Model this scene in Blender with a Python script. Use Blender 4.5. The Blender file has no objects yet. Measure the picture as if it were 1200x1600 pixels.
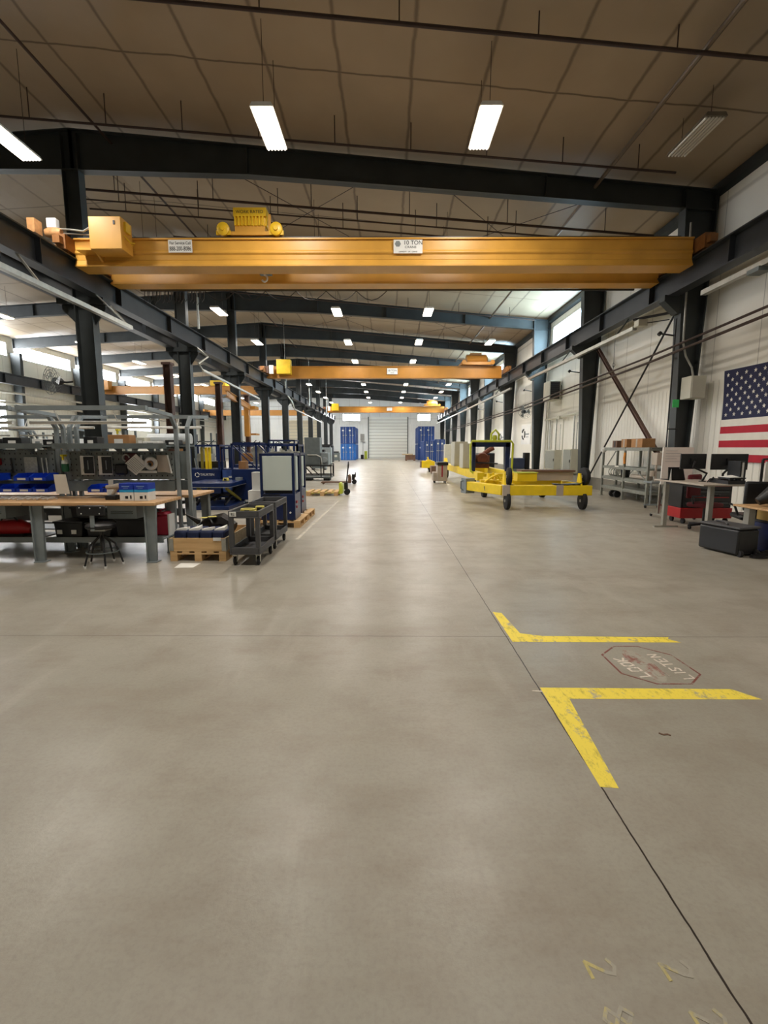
import bpy, bmesh, math, random
from mathutils import Vector, Matrix, Euler
random.seed(7)
sc = bpy.context.scene
COL = sc.collection
PI = math.pi

# ---------------------------------------------------------------- camera
cam_d = bpy.data.cameras.new('camera')
cam_d.sensor_fit = 'HORIZONTAL'; cam_d.sensor_width = 36.0; cam_d.lens = 36.0 * 735 / 1200
cam_d.clip_start = 0.05; cam_d.clip_end = 400
cam = bpy.data.objects.new('camera', cam_d); COL.objects.link(cam)
cam.location = (0, 0, 1.62)
cam.rotation_euler = (PI / 2 - math.atan(101 / 735), 0, math.atan(4 / 735))
sc.camera = cam
# ---------------------------------------------------------------- world, exposure
w = bpy.data.worlds.new('world'); sc.world = w; w.use_nodes = True
w.node_tree.nodes['Background'].inputs[0].default_value = (0.75, 0.87, 1.0, 1)
w.node_tree.nodes['Background'].inputs[1].default_value = 1.0
sc.view_settings.view_transform = 'Standard'; sc.view_settings.look = 'None'
sc.view_settings.gamma = 1.0; sc.view_settings.exposure = 0.0; sc.view_settings.use_curve_mapping = False
LAMP = 9.0       # emission of the fixtures' tubes
LAMP_W = 126.0    # reflector-directed light of each fixture
WINDOW = 48.0      # daylight in the translucent panels

# ---------------------------------------------------------------- materials
def s2l(c):
    return tuple(((v / 255) / 12.92 if v / 255 <= 0.04045 else ((v / 255 + 0.055) / 1.055) ** 2.4) for v in c)
MATS = {}
def mat(name, rgb, rough=0.6, metal=0.0, var=0.12, scale=6.0, bump=0.0, emit=0.0, spec=0.5):
    if name in MATS: return MATS[name]
    m = bpy.data.materials.new(name); m.use_nodes = True; nt = m.node_tree; N = nt.nodes; L = nt.links
    b = N['Principled BSDF']; c = s2l(rgb)
    b.inputs['Roughness'].default_value = rough; b.inputs['Metallic'].default_value = metal
    b.inputs['Specular IOR Level'].default_value = spec
    b.inputs['Base Color'].default_value = (*c, 1)
    if emit:
        b.inputs['Emission Color'].default_value = (*c, 1); b.inputs['Emission Strength'].default_value = emit
    elif var:
        tc = N.new('ShaderNodeTexCoord'); n = N.new('ShaderNodeTexNoise'); n.inputs['Scale'].default_value = scale
        n.inputs['Detail'].default_value = 5; L.new(tc.outputs['Object'], n.inputs['Vector'])
        r = N.new('ShaderNodeValToRGB'); L.new(n.outputs['Fac'], r.inputs['Fac'])
        r.color_ramp.elements[0].position = 0.3; r.color_ramp.elements[1].position = 0.7
        r.color_ramp.elements[0].color = (*[v * (1 - var) for v in c], 1)
        r.color_ramp.elements[1].color = (*[min(1, v * (1 + var)) for v in c], 1)
        L.new(r.outputs['Color'], b.inputs['Base Color'])
        if bump:
            bp = N.new('ShaderNodeBump'); bp.inputs['Strength'].default_value = bump; bp.inputs['Distance'].default_value = 0.01
            L.new(n.outputs['Fac'], bp.inputs['Height']); L.new(bp.outputs['Normal'], b.inputs['Normal'])
    MATS[name] = m; return m

def math_node(N, L, op, a, b=None, clamp=False):
    n = N.new('ShaderNodeMath'); n.operation = op; n.use_clamp = clamp
    for i, v in enumerate((a, b)):
        if v is None: continue
        if isinstance(v, (int, float)): n.inputs[i].default_value = v
        else: L.new(v, n.inputs[i])
    return n.outputs[0]
def mix_rgb(N, L, fac, a, b):
    n = N.new('ShaderNodeMix'); n.data_type = 'RGBA'
    for s, v in ((0, fac), (6, a), (7, b)):
        if isinstance(v, (int, float)): n.inputs[s].default_value = v
        elif isinstance(v, tuple): n.inputs[s].default_value = (*v, 1)
        else: L.new(v, n.inputs[s])
    return n.outputs[2]
def noise(N, L, vec, scale, detail=4, rough=0.55, stretch=None):
    n = N.new('ShaderNodeTexNoise'); n.inputs['Scale'].default_value = scale
    n.inputs['Detail'].default_value = detail; n.inputs['Roughness'].default_value = rough
    if stretch:
        mp = N.new('ShaderNodeMapping'); mp.inputs['Scale'].default_value = stretch; L.new(vec, mp.inputs[0]); vec = mp.outputs[0]
    L.new(vec, n.inputs['Vector']); return n.outputs['Fac']
def ramp(N, L, f, a, b):
    n = N.new('ShaderNodeMapRange'); n.inputs[1].default_value = a; n.inputs[2].default_value = b
    L.new(f, n.inputs[0]); return n.outputs[0]

def floor_material():
    m = bpy.data.materials.new('sealed_concrete'); m.use_nodes = True; nt = m.node_tree; N = nt.nodes; L = nt.links
    b = N['Principled BSDF']; tc = N.new('ShaderNodeTexCoord'); v = tc.outputs['Object']
    big = noise(N, L, v, 0.55, 5); mid = noise(N, L, v, 2.4, 6, 0.65); fine = noise(N, L, v, 45, 4, 0.7)
    streak = noise(N, L, v, 1.3, 6, 0.6, (2.2, 0.35, 1)); stain = noise(N, L, v, 0.6, 8, 0.72, (.6, 1.6, 1))
    c = mix_rgb(N, L, ramp(N, L, big, .3, .7), s2l((154, 149, 135)), s2l((176, 171, 158)))
    c = mix_rgb(N, L, math_node(N, L, 'MULTIPLY', ramp(N, L, mid, .45, .75), .5), c, s2l((140, 128, 113)))
    c = mix_rgb(N, L, math_node(N, L, 'MULTIPLY', ramp(N, L, stain, .48, .72), .5), c, s2l((128, 109, 88)))
    c = mix_rgb(N, L, math_node(N, L, 'MULTIPLY', ramp(N, L, streak, .58, .75), .35), c, s2l((196, 190, 178)))
    c = mix_rgb(N, L, math_node(N, L, 'MULTIPLY', ramp(N, L, fine, .45, .7), .18), c, s2l((110, 100, 90)))
    # saw-cut control joints: one lengthwise at x=1.04, cross joints every 4.2 m
    sp = N.new('ShaderNodeSeparateXYZ'); L.new(v, sp.inputs[0])
    wob = math_node(N, L, 'MULTIPLY', math_node(N, L, 'SUBTRACT', noise(N, L, v, 9, 2), .5), .012)
    dx = math_node(N, L, 'ABSOLUTE', math_node(N, L, 'ADD', math_node(N, L, 'SUBTRACT', sp.outputs[0], 1.035), wob))
    jx = math_node(N, L, 'LESS_THAN', dx, .004)
    dx2 = math_node(N, L, 'ABSOLUTE', math_node(N, L, 'ADD', math_node(N, L, 'ADD', sp.outputs[0], 5.2), wob))
    jx2 = math_node(N, L, 'LESS_THAN', dx2, .0055)
    my = math_node(N, L, 'PINGPONG', math_node(N, L, 'ADD', math_node(N, L, 'ADD', sp.outputs[1], 4.2 * 10 - 3.89), wob), 2.1)
    # ping-pong of period 4.2: joint where it touches zero
    jy = math_node(N, L, 'LESS_THAN', my, .005)
    j = math_node(N, L, 'MAXIMUM', jx, math_node(N, L, 'MULTIPLY', jy, .55)); j = math_node(N, L, 'MAXIMUM', j, math_node(N, L, 'MULTIPLY', jx2, .6))
    c = mix_rgb(N, L, j, c, s2l((52, 44, 38)))
    L.new(c, b.inputs['Base Color'])
    r = math_node(N, L, 'ADD', math_node(N, L, 'MULTIPLY', mid, .26), .20)
    L.new(r, b.inputs['Roughness']); b.inputs['Specular IOR Level'].default_value = .4
    bp = N.new('ShaderNodeBump'); bp.inputs['Strength'].default_value = .08; bp.inputs['Distance'].default_value = .01
    L.new(fine, bp.inputs['Height']); L.new(bp.outputs[0], b.inputs['Normal'])
    return m

def roof_material():
    """vinyl-faced insulation blanket: taped seams every 1.43 m and one cross seam per bay, slightly puffy"""
    m = bpy.data.materials.new('insulation_facing'); m.use_nodes = True; nt = m.node_tree; N = nt.nodes; L = nt.links
    b = N['Principled BSDF']; tc = N.new('ShaderNodeTexCoord'); v = tc.outputs['Object']
    sp = N.new('ShaderNodeSeparateXYZ'); L.new(v, sp.inputs[0])
    wob = math_node(N, L, 'MULTIPLY', math_node(N, L, 'SUBTRACT', noise(N, L, v, 1.2, 3), .5), .12)
    px = math_node(N, L, 'PINGPONG', math_node(N, L, 'ADD', math_node(N, L, 'ADD', sp.outputs[0], 1.43 * 30 - .49), wob), .715)
    py = math_node(N, L, 'PINGPONG', math_node(N, L, 'ADD', math_node(N, L, 'ADD', sp.outputs[1], 6.1 * 6 - 10.4), wob), 3.05)
    lx = math_node(N, L, 'SUBTRACT', 1, ramp(N, L, px, .012, .055), clamp=True)
    ly = math_node(N, L, 'SUBTRACT', 1, ramp(N, L, py, .01, .035), clamp=True)
    j = math_node(N, L, 'MAXIMUM', math_node(N, L, 'MULTIPLY', lx, .62), math_node(N, L, 'MULTIPLY', ly, .8))
    big = noise(N, L, v, .8, 4)
    c = mix_rgb(N, L, big, s2l((150, 134, 112)), s2l((170, 153, 130)))
    c = mix_rgb(N, L, j, c, s2l((70, 55, 42)))
    L.new(c, b.inputs['Base Color']); b.inputs['Roughness'].default_value = .55
    h = math_node(N, L, 'SUBTRACT', math_node(N, L, 'MULTIPLY', ramp(N, L, px, 0, .715), .6), math_node(N, L, 'MULTIPLY', noise(N, L, v, 3, 3), .3))
    bp = N.new('ShaderNodeBump'); bp.inputs['Strength'].default_value = .35; bp.inputs['Distance'].default_value = .06
    L.new(h, bp.inputs['Height']); L.new(bp.outputs[0], b.inputs['Normal'])
    return m

def liner_material(name, axis, rib=.2, zt=3.3, rgb=(226, 223, 212), horiz=False):
    """white wall liner: ribbed steel sheet below zt, smooth faced blanket with girt lines painted as shade above"""
    m = bpy.data.materials.new(name); m.use_nodes = True; nt = m.node_tree; N = nt.nodes; L = nt.links
    b = N['Principled BSDF']; tc = N.new('ShaderNodeTexCoord'); v = tc.outputs['Object']
    sp = N.new('ShaderNodeSeparateXYZ'); L.new(v, sp.inputs[0]); a = sp.outputs[axis]; z = sp.outputs[2]
    p = math_node(N, L, 'PINGPONG', math_node(N, L, 'ADD', a, 100), rib / 2)
    rb = ramp(N, L, p, .0, rib * .12)
    low = math_node(N, L, 'LESS_THAN', z, zt)
    seam = math_node(N, L, 'LESS_THAN', math_node(N, L, 'PINGPONG', math_node(N, L, 'ADD', a, 100), .75), .012)
    gz = math_node(N, L, 'PINGPONG', math_node(N, L, 'ADD', z, 10.4), .9)
    girt_shadow = math_node(N, L, 'SUBTRACT', 1, ramp(N, L, gz, .02, .07), clamp=True)
    up = math_node(N, L, 'SUBTRACT', 1, low)
    c = mix_rgb(N, L, noise(N, L, v, 1.1, 5), s2l(rgb), s2l(tuple(min(255, q + 16) for q in rgb)))
    c = mix_rgb(N, L, math_node(N, L, 'MULTIPLY', math_node(N, L, 'MULTIPLY', seam, up), .5), c, s2l((110, 104, 92)))
    c = mix_rgb(N, L, math_node(N, L, 'MULTIPLY', math_node(N, L, 'MULTIPLY', girt_shadow, up), .35), c, s2l((120, 112, 98)))  # horizontal shadow lines at the girts, painted in as darker colour
    L.new(c, b.inputs['Base Color']); b.inputs['Roughness'].default_value = .5
    h = math_node(N, L, 'ADD', math_node(N, L, 'MULTIPLY', rb, low), math_node(N, L, 'MULTIPLY', math_node(N, L, 'MULTIPLY', gz, up), 1.5))
    bp = N.new('ShaderNodeBump'); bp.inputs['Strength'].default_value = .7; bp.inputs['Distance'].default_value = .03
    L.new(h, bp.inputs['Height']); L.new(bp.outputs[0], b.inputs['Normal'])
    return m

def paint_material(name, rgb, wear=.46, under=(168, 162, 148), rough=.55):
    """floor paint worn through in patches"""
    m = bpy.data.materials.new(name); m.use_nodes = True; nt = m.node_tree; N = nt.nodes; L = nt.links
    b = N['Principled BSDF']; tc = N.new('ShaderNodeTexCoord'); v = tc.outputs['Object']
    n1 = noise(N, L, v, 9, 8, .7, (1, .6, 1)); n2 = noise(N, L, v, 30, 5, .7)
    f = math_node(N, L, 'ADD', math_node(N, L, 'MULTIPLY', n1, .75), math_node(N, L, 'MULTIPLY', n2, .25))
    c = mix_rgb(N, L, ramp(N, L, f, wear - .06, wear + .02), s2l(under), s2l(rgb))
    d = math_node(N, L, 'MULTIPLY', ramp(N, L, noise(N, L, v, 12, 8, .8, (1.6, .6, 1)), .52, .66), .55)
    c = mix_rgb(N, L, d, c, s2l((96, 84, 50)))
    L.new(c, b.inputs['Base Color']); b.inputs['Roughness'].default_value = rough
    return m

def slat_material(name, rgb, pitch, line=(158, 160, 152)):
    m = bpy.data.materials.new(name); m.use_nodes = True; nt = m.node_tree; N = nt.nodes; L = nt.links
    b = N['Principled BSDF']; tc = N.new('ShaderNodeTexCoord'); v = tc.outputs['Object']
    sp = N.new('ShaderNodeSeparateXYZ'); L.new(v, sp.inputs[0])
    p = math_node(N, L, 'PINGPONG', math_node(N, L, 'ADD', sp.outputs[2], 50), pitch / 2)
    c = mix_rgb(N, L, ramp(N, L, p, .01, .04), s2l(line), s2l(rgb)); L.new(c, b.inputs['Base Color'])
    bp = N.new('ShaderNodeBump'); bp.inputs['Strength'].default_value = .6; bp.inputs['Distance'].default_value = .05
    L.new(p, bp.inputs['Height']); L.new(bp.outputs[0], b.inputs['Normal']); b.inputs['Roughness'].default_value = .5
    return m

def wood_material(name, rgb, dark, axis=0, rough=.5):
    m = bpy.data.materials.new(name); m.use_nodes = True; nt = m.node_tree; N = nt.nodes; L = nt.links
    b = N['Principled BSDF']; tc = N.new('ShaderNodeTexCoord'); v = tc.outputs['Object']
    st = [9, 9, 9]; st[axis] = .7
    f = noise(N, L, v, 2.2, 6, .6, tuple(st))
    c = mix_rgb(N, L, ramp(N, L, f, .35, .68), s2l(dark), s2l(rgb)); L.new(c, b.inputs['Base Color'])
    b.inputs['Roughness'].default_value = rough
    MATS[name] = m; return m

M_STEEL = mat('dark_structural_steel', (52, 57, 58), .5, .2, .18, 2)
M_RUST = mat('rust_primer_steel', (92, 66, 56), .6, .1, .2, 2)
M_RAIL = mat('runway_steel', (58, 62, 66), .45, .4, .2, 1.5)
M_PIPE = mat('dark_pipe', (64, 48, 42), .6, .1, .15, 4)
M_GALV = mat('galvanised_steel', (176, 176, 168), .35, .7, .12, 8)
M_CRANE = mat('crane_amber_paint', (212, 158, 66), .38, 0, .1, 1.6)
M_CRANEB = mat('crane_ochre_paint', (178, 122, 48), .4, 0, .1, 1.6)
M_CRANE2 = mat('crane_yellow_paint', (232, 190, 40), .4, 0, .1, 5)
M_YEL = mat('safety_yellow', (238, 205, 28), .4, 0, .08, 4)
M_GREY = mat('bench_grey_paint', (132, 140, 142), .45, .1, .12, 5)
M_DGREY = mat('slate_grey_paint', (98, 106, 106), .5, .1, .12, 5)
M_PEG = mat('pegboard_grey', (112, 119, 117), .6, 0, .1, 5)
M_BLACK = mat('black_plastic', (22, 22, 24), .45, 0, .2, 8)
M_RUBBER = mat('black_rubber', (26, 26, 27), .75, 0, .2, 12)
M_NAVY = mat('navy_enamel', (10, 34, 82), .32, .05, .15, 4)
M_NAVY2 = mat('navy_bag', (16, 32, 72), .7, 0, .25, 9)
M_BLUE = mat('bright_blue_plastic', (16, 62, 190), .4, 0, .1, 8)
M_CONT = mat('container_blue', (26, 98, 176), .5, 0, .15, 1.2)
M_CONT2 = mat('container_deep_blue', (22, 62, 128), .5, 0, .15, 1.2)
M_WHITE = mat('white_plastic', (232, 232, 228), .5, 0, .04, 6)
M_PAPER = mat('paper', (240, 238, 230), .8, 0, .03, 6)
M_PANEL = mat('pale_panel', (208, 220, 216), .5, 0, .04, 1.5)
M_BEIGE = mat('beige_cabinet', (190, 188, 172), .5, 0, .06, 3)
M_TAUPE = mat('taupe_plastic', (176, 164, 150), .55, 0, .08, 4)
M_CARD = mat('cardboard', (166, 122, 78), .8, 0, .12, 6)
M_BROWN = mat('brown_board', (112, 84, 66), .7, 0, .2, 3)
M_RED = mat('red_enamel', (170, 24, 28), .4, 0, .12, 5)
M_MAROON = mat('maroon_plastic', (158, 24, 52), .45, 0, .12, 5)
M_GREEN = mat('green_tag', (70, 200, 110), .6, 0, .05, 6)
M_DKGREEN = mat('green_liquid', (30, 84, 54), .35, 0, .1, 6)
M_LIME = mat('lime_paint', (196, 206, 66), .4, 0, .12, 6)
M_ALU = mat('brushed_aluminium', (186, 188, 186), .3, .8, .06, 12)
M_DESKLEG = mat('warm_grey_metal', (158, 156, 146), .4, .3, .05, 6)
M_RACK = mat('rack_grey', (138, 140, 132), .5, .3, .12, 8)
M_CARTM = mat('charcoal_plastic', (74, 74, 76), .6, 0, .1, 10)
M_TAN = mat('tan_rope', (202, 190, 96), .7, 0, .15, 14)
M_LAMP = mat('lit_tubes', (255, 242, 224), emit=LAMP)
M_DAY = mat('daylit_panel', (196, 230, 250), emit=WINDOW)
M_DAYW = mat('daylit_panel_warm', (246, 250, 255), emit=WINDOW * .8)
M_WOOD = wood_material('maple_benchtop', (214, 176, 128), (186, 142, 96), 0)
M_PINE = wood_material('pine_pallet', (220, 184, 132), (194, 154, 104), 0, .7)
M_PALE = wood_material('grey_pallet_wood', (198, 182, 150), (166, 148, 118), 0, .75)
M_CAB = mat('cable_black', (30, 28, 28), .6, 0, .1, 10)
M_TEXT = mat('dark_lettering', (28, 28, 30), .6, 0, 0)
M_SCREEN = mat('monitor_back', (26, 27, 29), .35, 0, .1, 8)

# ---------------------------------------------------------------- mesh builder
class MB:
    def __init__(s): s.v = []; s.f = []; s.m = []
    def add(s, vs, fs, mi=0):
        o = len(s.v); s.v += [tuple(p) for p in vs]; s.f += [tuple(i + o for i in f) for f in fs]; s.m += [mi] * len(fs); return s
    def box(s, x0, x1, y0, y1, z0, z1, mi=0, rz=0, piv=None):
        vs = [(x, y, z) for z in (z0, z1) for y in (y0, y1) for x in (x0, x1)]
        if rz:
            cx, cy = piv or ((x0 + x1) / 2, (y0 + y1) / 2); c, n = math.cos(rz), math.sin(rz)
            vs = [(cx + (x - cx) * c - (y - cy) * n, cy + (x - cx) * n + (y - cy) * c, z) for x, y, z in vs]
        return s.add(vs, [(0, 2, 3, 1), (4, 5, 7, 6), (0, 1, 5, 4), (2, 6, 7, 3), (0, 4, 6, 2), (1, 3, 7, 5)], mi)
    def beam(s, p, q, wd, ht, mi=0, up=(0, 0, 1)):
        p, q = Vector(p), Vector(q); d = (q - p).normalized(); u = Vector(up)
        if abs(d.dot(u)) > .98: u = Vector((0, 1, 0))
        r = d.cross(u).normalized() * wd / 2; t = r.cross(d).normalized() * ht / 2
        vs = [a + i * r + j * t for a in (p, q) for i, j in ((-1, -1), (1, -1), (1, 1), (-1, 1))]
        return s.add(vs, [(0, 3, 2, 1), (4, 5, 6, 7), (0, 1, 5, 4), (1, 2, 6, 5), (2, 3, 7, 6), (3, 0, 4, 7)], mi)
    def tube(s, pts, r, n=8, mi=0, cap=True, closed=False):
        pts = [Vector(p) for p in pts]; k = len(pts); rings = []; u = None
        for i, p in enumerate(pts):
            a = pts[(i - 1) % k] if (closed or i) else p; b = pts[(i + 1) % k] if (closed or i < k - 1) else p
            d = (b - a).normalized()
            if u is None:
                u = Vector((0, 0, 1)) if abs(d.z) < .9 else Vector((1, 0, 0))
            u = (u - d * u.dot(d)).normalized(); w_ = d.cross(u); rr = r[i] if isinstance(r, (list, tuple)) else r
            rings.append([p + rr * (math.cos(2 * PI * j / n) * u + math.sin(2 * PI * j / n) * w_) for j in range(n)])
        vs = [q for rg in rings for q in rg]; fs = []
        for i in range(k if closed else k - 1):
            for j in range(n):
                a = i * n + j; b = i * n + (j + 1) % n; c = ((i + 1) % k) * n + (j + 1) % n; d = ((i + 1) % k) * n + j
                fs.append((a, b, c, d))
        if cap and not closed:
            fs.append(tuple(range(n - 1, -1, -1))); fs.append(tuple((k - 1) * n + j for j in range(n)))
        return s.add(vs, fs, mi)
    def lathe(s, prof, c=(0, 0, 0), axis='z', n=20, mi=0):
        vs = []; fs = []
        for r, h in prof:
            for j in range(n):
                a = 2 * PI * j / n; x, y = r * math.cos(a), r * math.sin(a)
                v = {'z': (x, y, h), 'x': (h, x, y), 'y': (x, h, y)}[axis]
                vs.append((v[0] + c[0], v[1] + c[1], v[2] + c[2]))
        for i in range(len(prof) - 1):
            for j in range(n): fs.append((i * n + j, i * n + (j + 1) % n, (i + 1) * n + (j + 1) % n, (i + 1) * n + j))
        fs.append(tuple(range(n - 1, -1, -1))); fs.append(tuple((len(prof) - 1) * n + j for j in range(n)))
        return s.add(vs, fs, mi)
    def prism(s, poly, axis, a, b, mi=0):
        def P(p, h): return {'x': (h, p[0], p[1]), 'y': (p[0], h, p[1]), 'z': (p[0], p[1], h)}[axis]
        n = len(poly); vs = [P(p, a) for p in poly] + [P(p, b) for p in poly]
        fs = [tuple(range(n - 1, -1, -1)), tuple(range(n, 2 * n))] + [(i, (i + 1) % n, n + (i + 1) % n, n + i) for i in range(n)]
        return s.add(vs, fs, mi)
    def ibeam(s, p, q, wd, ht, tf=.03, tw=.02, mi=0, up=(0, 0, 1)):
        p, q = Vector(p), Vector(q); d = (q - p).normalized(); u = Vector(up); r = d.cross(u).normalized(); t = r.cross(d).normalized()
        s.beam(p + t * (ht / 2 - tf / 2), q + t * (ht / 2 - tf / 2), wd, tf, mi, up)
        s.beam(p - t * (ht / 2 - tf / 2), q - t * (ht / 2 - tf / 2), wd, tf, mi, up)
        return s.beam(p, q, tw, ht - 2 * tf, mi, up)
    def build(s, name, mats, parent=None, world=False, bevel=0.0, smooth=True):
        me = bpy.data.meshes.new(name); off = Vector((0, 0, 0))
        if world and parent:
            q = parent
            while q: off += q.location; q = q.parent
        me.from_pydata([tuple(Vector(v) - off) for v in s.v], [], s.f)
        for m in (mats if isinstance(mats, (list, tuple)) else [mats]): me.materials.append(m)
        me.polygons.foreach_set('material_index', s.m)
        bm = bmesh.new(); bm.from_mesh(me); bmesh.ops.recalc_face_normals(bm, faces=bm.faces); bm.to_mesh(me); bm.free()
        if smooth:
            me.polygons.foreach_set('use_smooth', [True] * len(me.polygons)); me.set_sharp_from_angle(angle=math.radians(35))
        o = bpy.data.objects.new(name, me); COL.objects.link(o); o.parent = parent
        if bevel:
            b = o.modifiers.new('edge', 'BEVEL'); b.width = bevel; b.segments = 2; b.limit_method = 'ANGLE'; b.angle_limit = math.radians(50)
        return o

def tag(o, label=None, cat=None, group=None, kind=None):
    if label: o['label'] = label
    if cat: o['category'] = cat
    if group: o['group'] = group
    if kind: o['kind'] = kind
    return o
def thing(name, label, cat, loc=(0, 0, 0), rz=0, group=None):
    o = bpy.data.objects.new(name, None); o.empty_display_size = .1; COL.objects.link(o)
    o.location = loc; o.rotation_euler = (0, 0, rz); return tag(o, label, cat, group)
def copy_tree(o, parent=None):
    c = o.copy(); COL.objects.link(c); c.parent = parent
    for ch in list(o.children):
        copy_tree(ch, c)
    return c
def dup(o, loc, rz=0, label=None, scale=None):
    c = copy_tree(o); c.location = loc; c.rotation_euler = (0, 0, rz)
    if label: c['label'] = label
    if scale: c.scale = scale
    return c
def struct(name, mb, m, label=None, cat=None, group=None, **k):
    return tag(mb.build(name, m, None, **k), label, cat, group, 'structure')
def text(name, body, size, m, parent, loc, rot, ex=.001, align='CENTER', sx=1.0):
    cu = bpy.data.curves.new(name, 'FONT'); cu.body = body; cu.size = size; cu.extrude = ex
    cu.align_x = align; cu.align_y = 'CENTER'; cu.materials.append(m)
    o = bpy.data.objects.new(name, cu); COL.objects.link(o); o.parent = parent
    q = Vector(loc)
    if parent: 
        p = parent
        while p: q -= p.location; p = p.parent
    me = bpy.data.meshes.new_from_object(o.evaluated_get(bpy.context.evaluated_depsgraph_get()))
    bpy.data.objects.remove(o); bpy.data.curves.remove(cu)
    o = bpy.data.objects.new(name, me); COL.objects.link(o); o.parent = parent
    o.location = q; o.rotation_euler = rot; o.scale = (sx, 1, 1); return o
ORD = ['first', 'second', 'third', 'fourth', 'fifth', 'sixth', 'seventh', 'eighth', 'ninth', 'tenth', 'eleventh', 'twelfth']

# ================================================================ THE SETTING
XR, XL, XC = 8.35, -24.2, -7.9          # right wall, left wall, ridge and middle column line
YB, YF = -6.0, 71.0
ZR, SR, SL = 9.6, .0895, .061           # ridge height, slopes
def roof(x): return ZR - (SR * (x - XC) if x > XC else SL * (XC - x))
BAYS = [12.9 + 6.1 * k for k in range(-1, 10)]
struct('floor', MB().box(XL - .3, XR + .3, YB - .3, YF + .3, -.2, 0), floor_material(), smooth=False)
struct('ceiling', MB().prism([(XL - .3, roof(XL - .3)), (XC, ZR), (XR + .3, roof(XR + .3)), (XR + .3, roof(XR + .3) + .2), (XC, ZR + .2), (XL - .3, roof(XL - .3) + .2)], 'y', YB - .3, YF + .3), roof_material(), smooth=False)

def wall_x(name, x0, x1, holes, zt, m):
    """wall in a plane x = const made of boxes around the openings (y0, y1, z0, z1)"""
    mb = MB(); ys = sorted({YB, YF, *[h[0] for h in holes], *[h[1] for h in holes]})
    for a, b in zip(ys[:-1], ys[1:]):
        hs = [h for h in holes if h[0] <= a + 1e-6 and h[1] >= b - 1e-6]; z = 0
        for h in sorted(hs, key=lambda q: q[2]):
            if h[2] > z: mb.box(x0, x1, a, b, z, h[2])
            z = h[3]
        if z < zt: mb.box(x0, x1, a, b, z, zt)
    return struct(name, mb, m, smooth=False)
rw = [(20.4, 24.6, 6.1, 7.6), (32.6, 36.8, 6.1, 7.6), (44.8, 49.0, 6.1, 7.6), (57.0, 61.2, 6.1, 7.6)]
wall_x('wall_right', XR, XR + .25, rw, roof(XR) + .1, liner_material('liner_right', 1))
lw = [(BAYS[k] + .25, BAYS[k + 1] - .25, 7.35, 8.25) for k in range(1, 10)] + [(44.3, 49.0, 3.2, 4.7), (28.0, 30.4, 2.6, 4.6)]
wall_x('wall_left', XL - .25, XL, lw, roof(XL) + .1, liner_material('liner_left', 1, .3, 5.9, (206, 204, 192)))
def wall_y(name, y0, y1, holes, m):
    mb = MB(); xs = sorted({XL - .25, XC, XR + .25, *[h[0] for h in holes], *[h[1] for h in holes]})
    for a, b in zip(xs[:-1], xs[1:]):
        hs = [h for h in holes if h[0] <= a + 1e-6 and h[1] >= b - 1e-6]; z = 0
        for h in sorted(hs, key=lambda q: q[2]):
            if h[2] > z: mb.box(a, b, y0, y1, z, h[2])
            z = h[3]
        mb.prism([(a, z), (b, z), (b, roof(b) + .05), (a, roof(a) + .05)], 'y', y0, y1)
    return struct(name, mb, m, smooth=False)
wall_y('wall_far', YF, YF + .25, [(-2.65, 3.1, 0, 6.1), (-6.5, -3.9, 5.5, 6.5), (4.6, 6.5, 5.5, 6.5), (-15.0, -10.2, 0, 5.6)], liner_material('liner_far', 0, .4, 5.0, (232, 236, 234)))
wall_y('wall_back', YB - .25, YB, [], liner_material('liner_back', 0))
nwin = 0
def window(frame, pane, m):
    global nwin; nwin += 1
    f = struct('window_%d' % nwin, frame, M_WHITE, smooth=False); p = pane.build('pane', m, f); return f
for (a, b, z0, z1) in rw:
    fr = MB().box(XR - .02, XR + .14, a, b, z0, z0 + .07).box(XR - .02, XR + .14, a, b, z1 - .07, z1).box(XR - .02, XR + .14, a, a + .07, z0 + .07, z1 - .07).box(XR - .02, XR + .14, b - .07, b, z0 + .07, z1 - .07).box(XR - .01, XR + .12, (a + b) / 2 - .03, (a + b) / 2 + .03, z0 + .07, z1 - .07)
    window(fr, MB().box(XR + .13, XR + .16, a + .03, b - .03, z0 + .03, z1 - .03), M_DAY)
for (a, b, z0, z1) in lw:
    fr = MB().box(XL - .14, XL + .02, a, b, z0, z0 + .06).box(XL - .14, XL + .02, a, b, z1 - .06, z1).box(XL - .14, XL + .02, a, a + .06, z0 + .06, z1 - .06).box(XL - .14, XL + .02, b - .06, b, z0 + .06, z1 - .06)
    window(fr, MB().box(XL - .17, XL - .13, a + .03, b - .03, z0 + .03, z1 - .03), M_DAYW)
for a, b in ((-6.5, -3.9), (4.6, 6.5)):
    fr = MB().box(a, b, YF - .02, YF + .14, 5.5, 5.56).box(a, b, YF - .02, YF + .14, 6.44, 6.5).box(a, a + .06, YF - .02, YF + .14, 5.56, 6.44).box(b - .06, b, YF - .02, YF + .14, 5.56, 6.44)
    window(fr, MB().box(a + .03, b - .03, YF + .13, YF + .16, 5.53, 6.47), M_DAYW)
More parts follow.
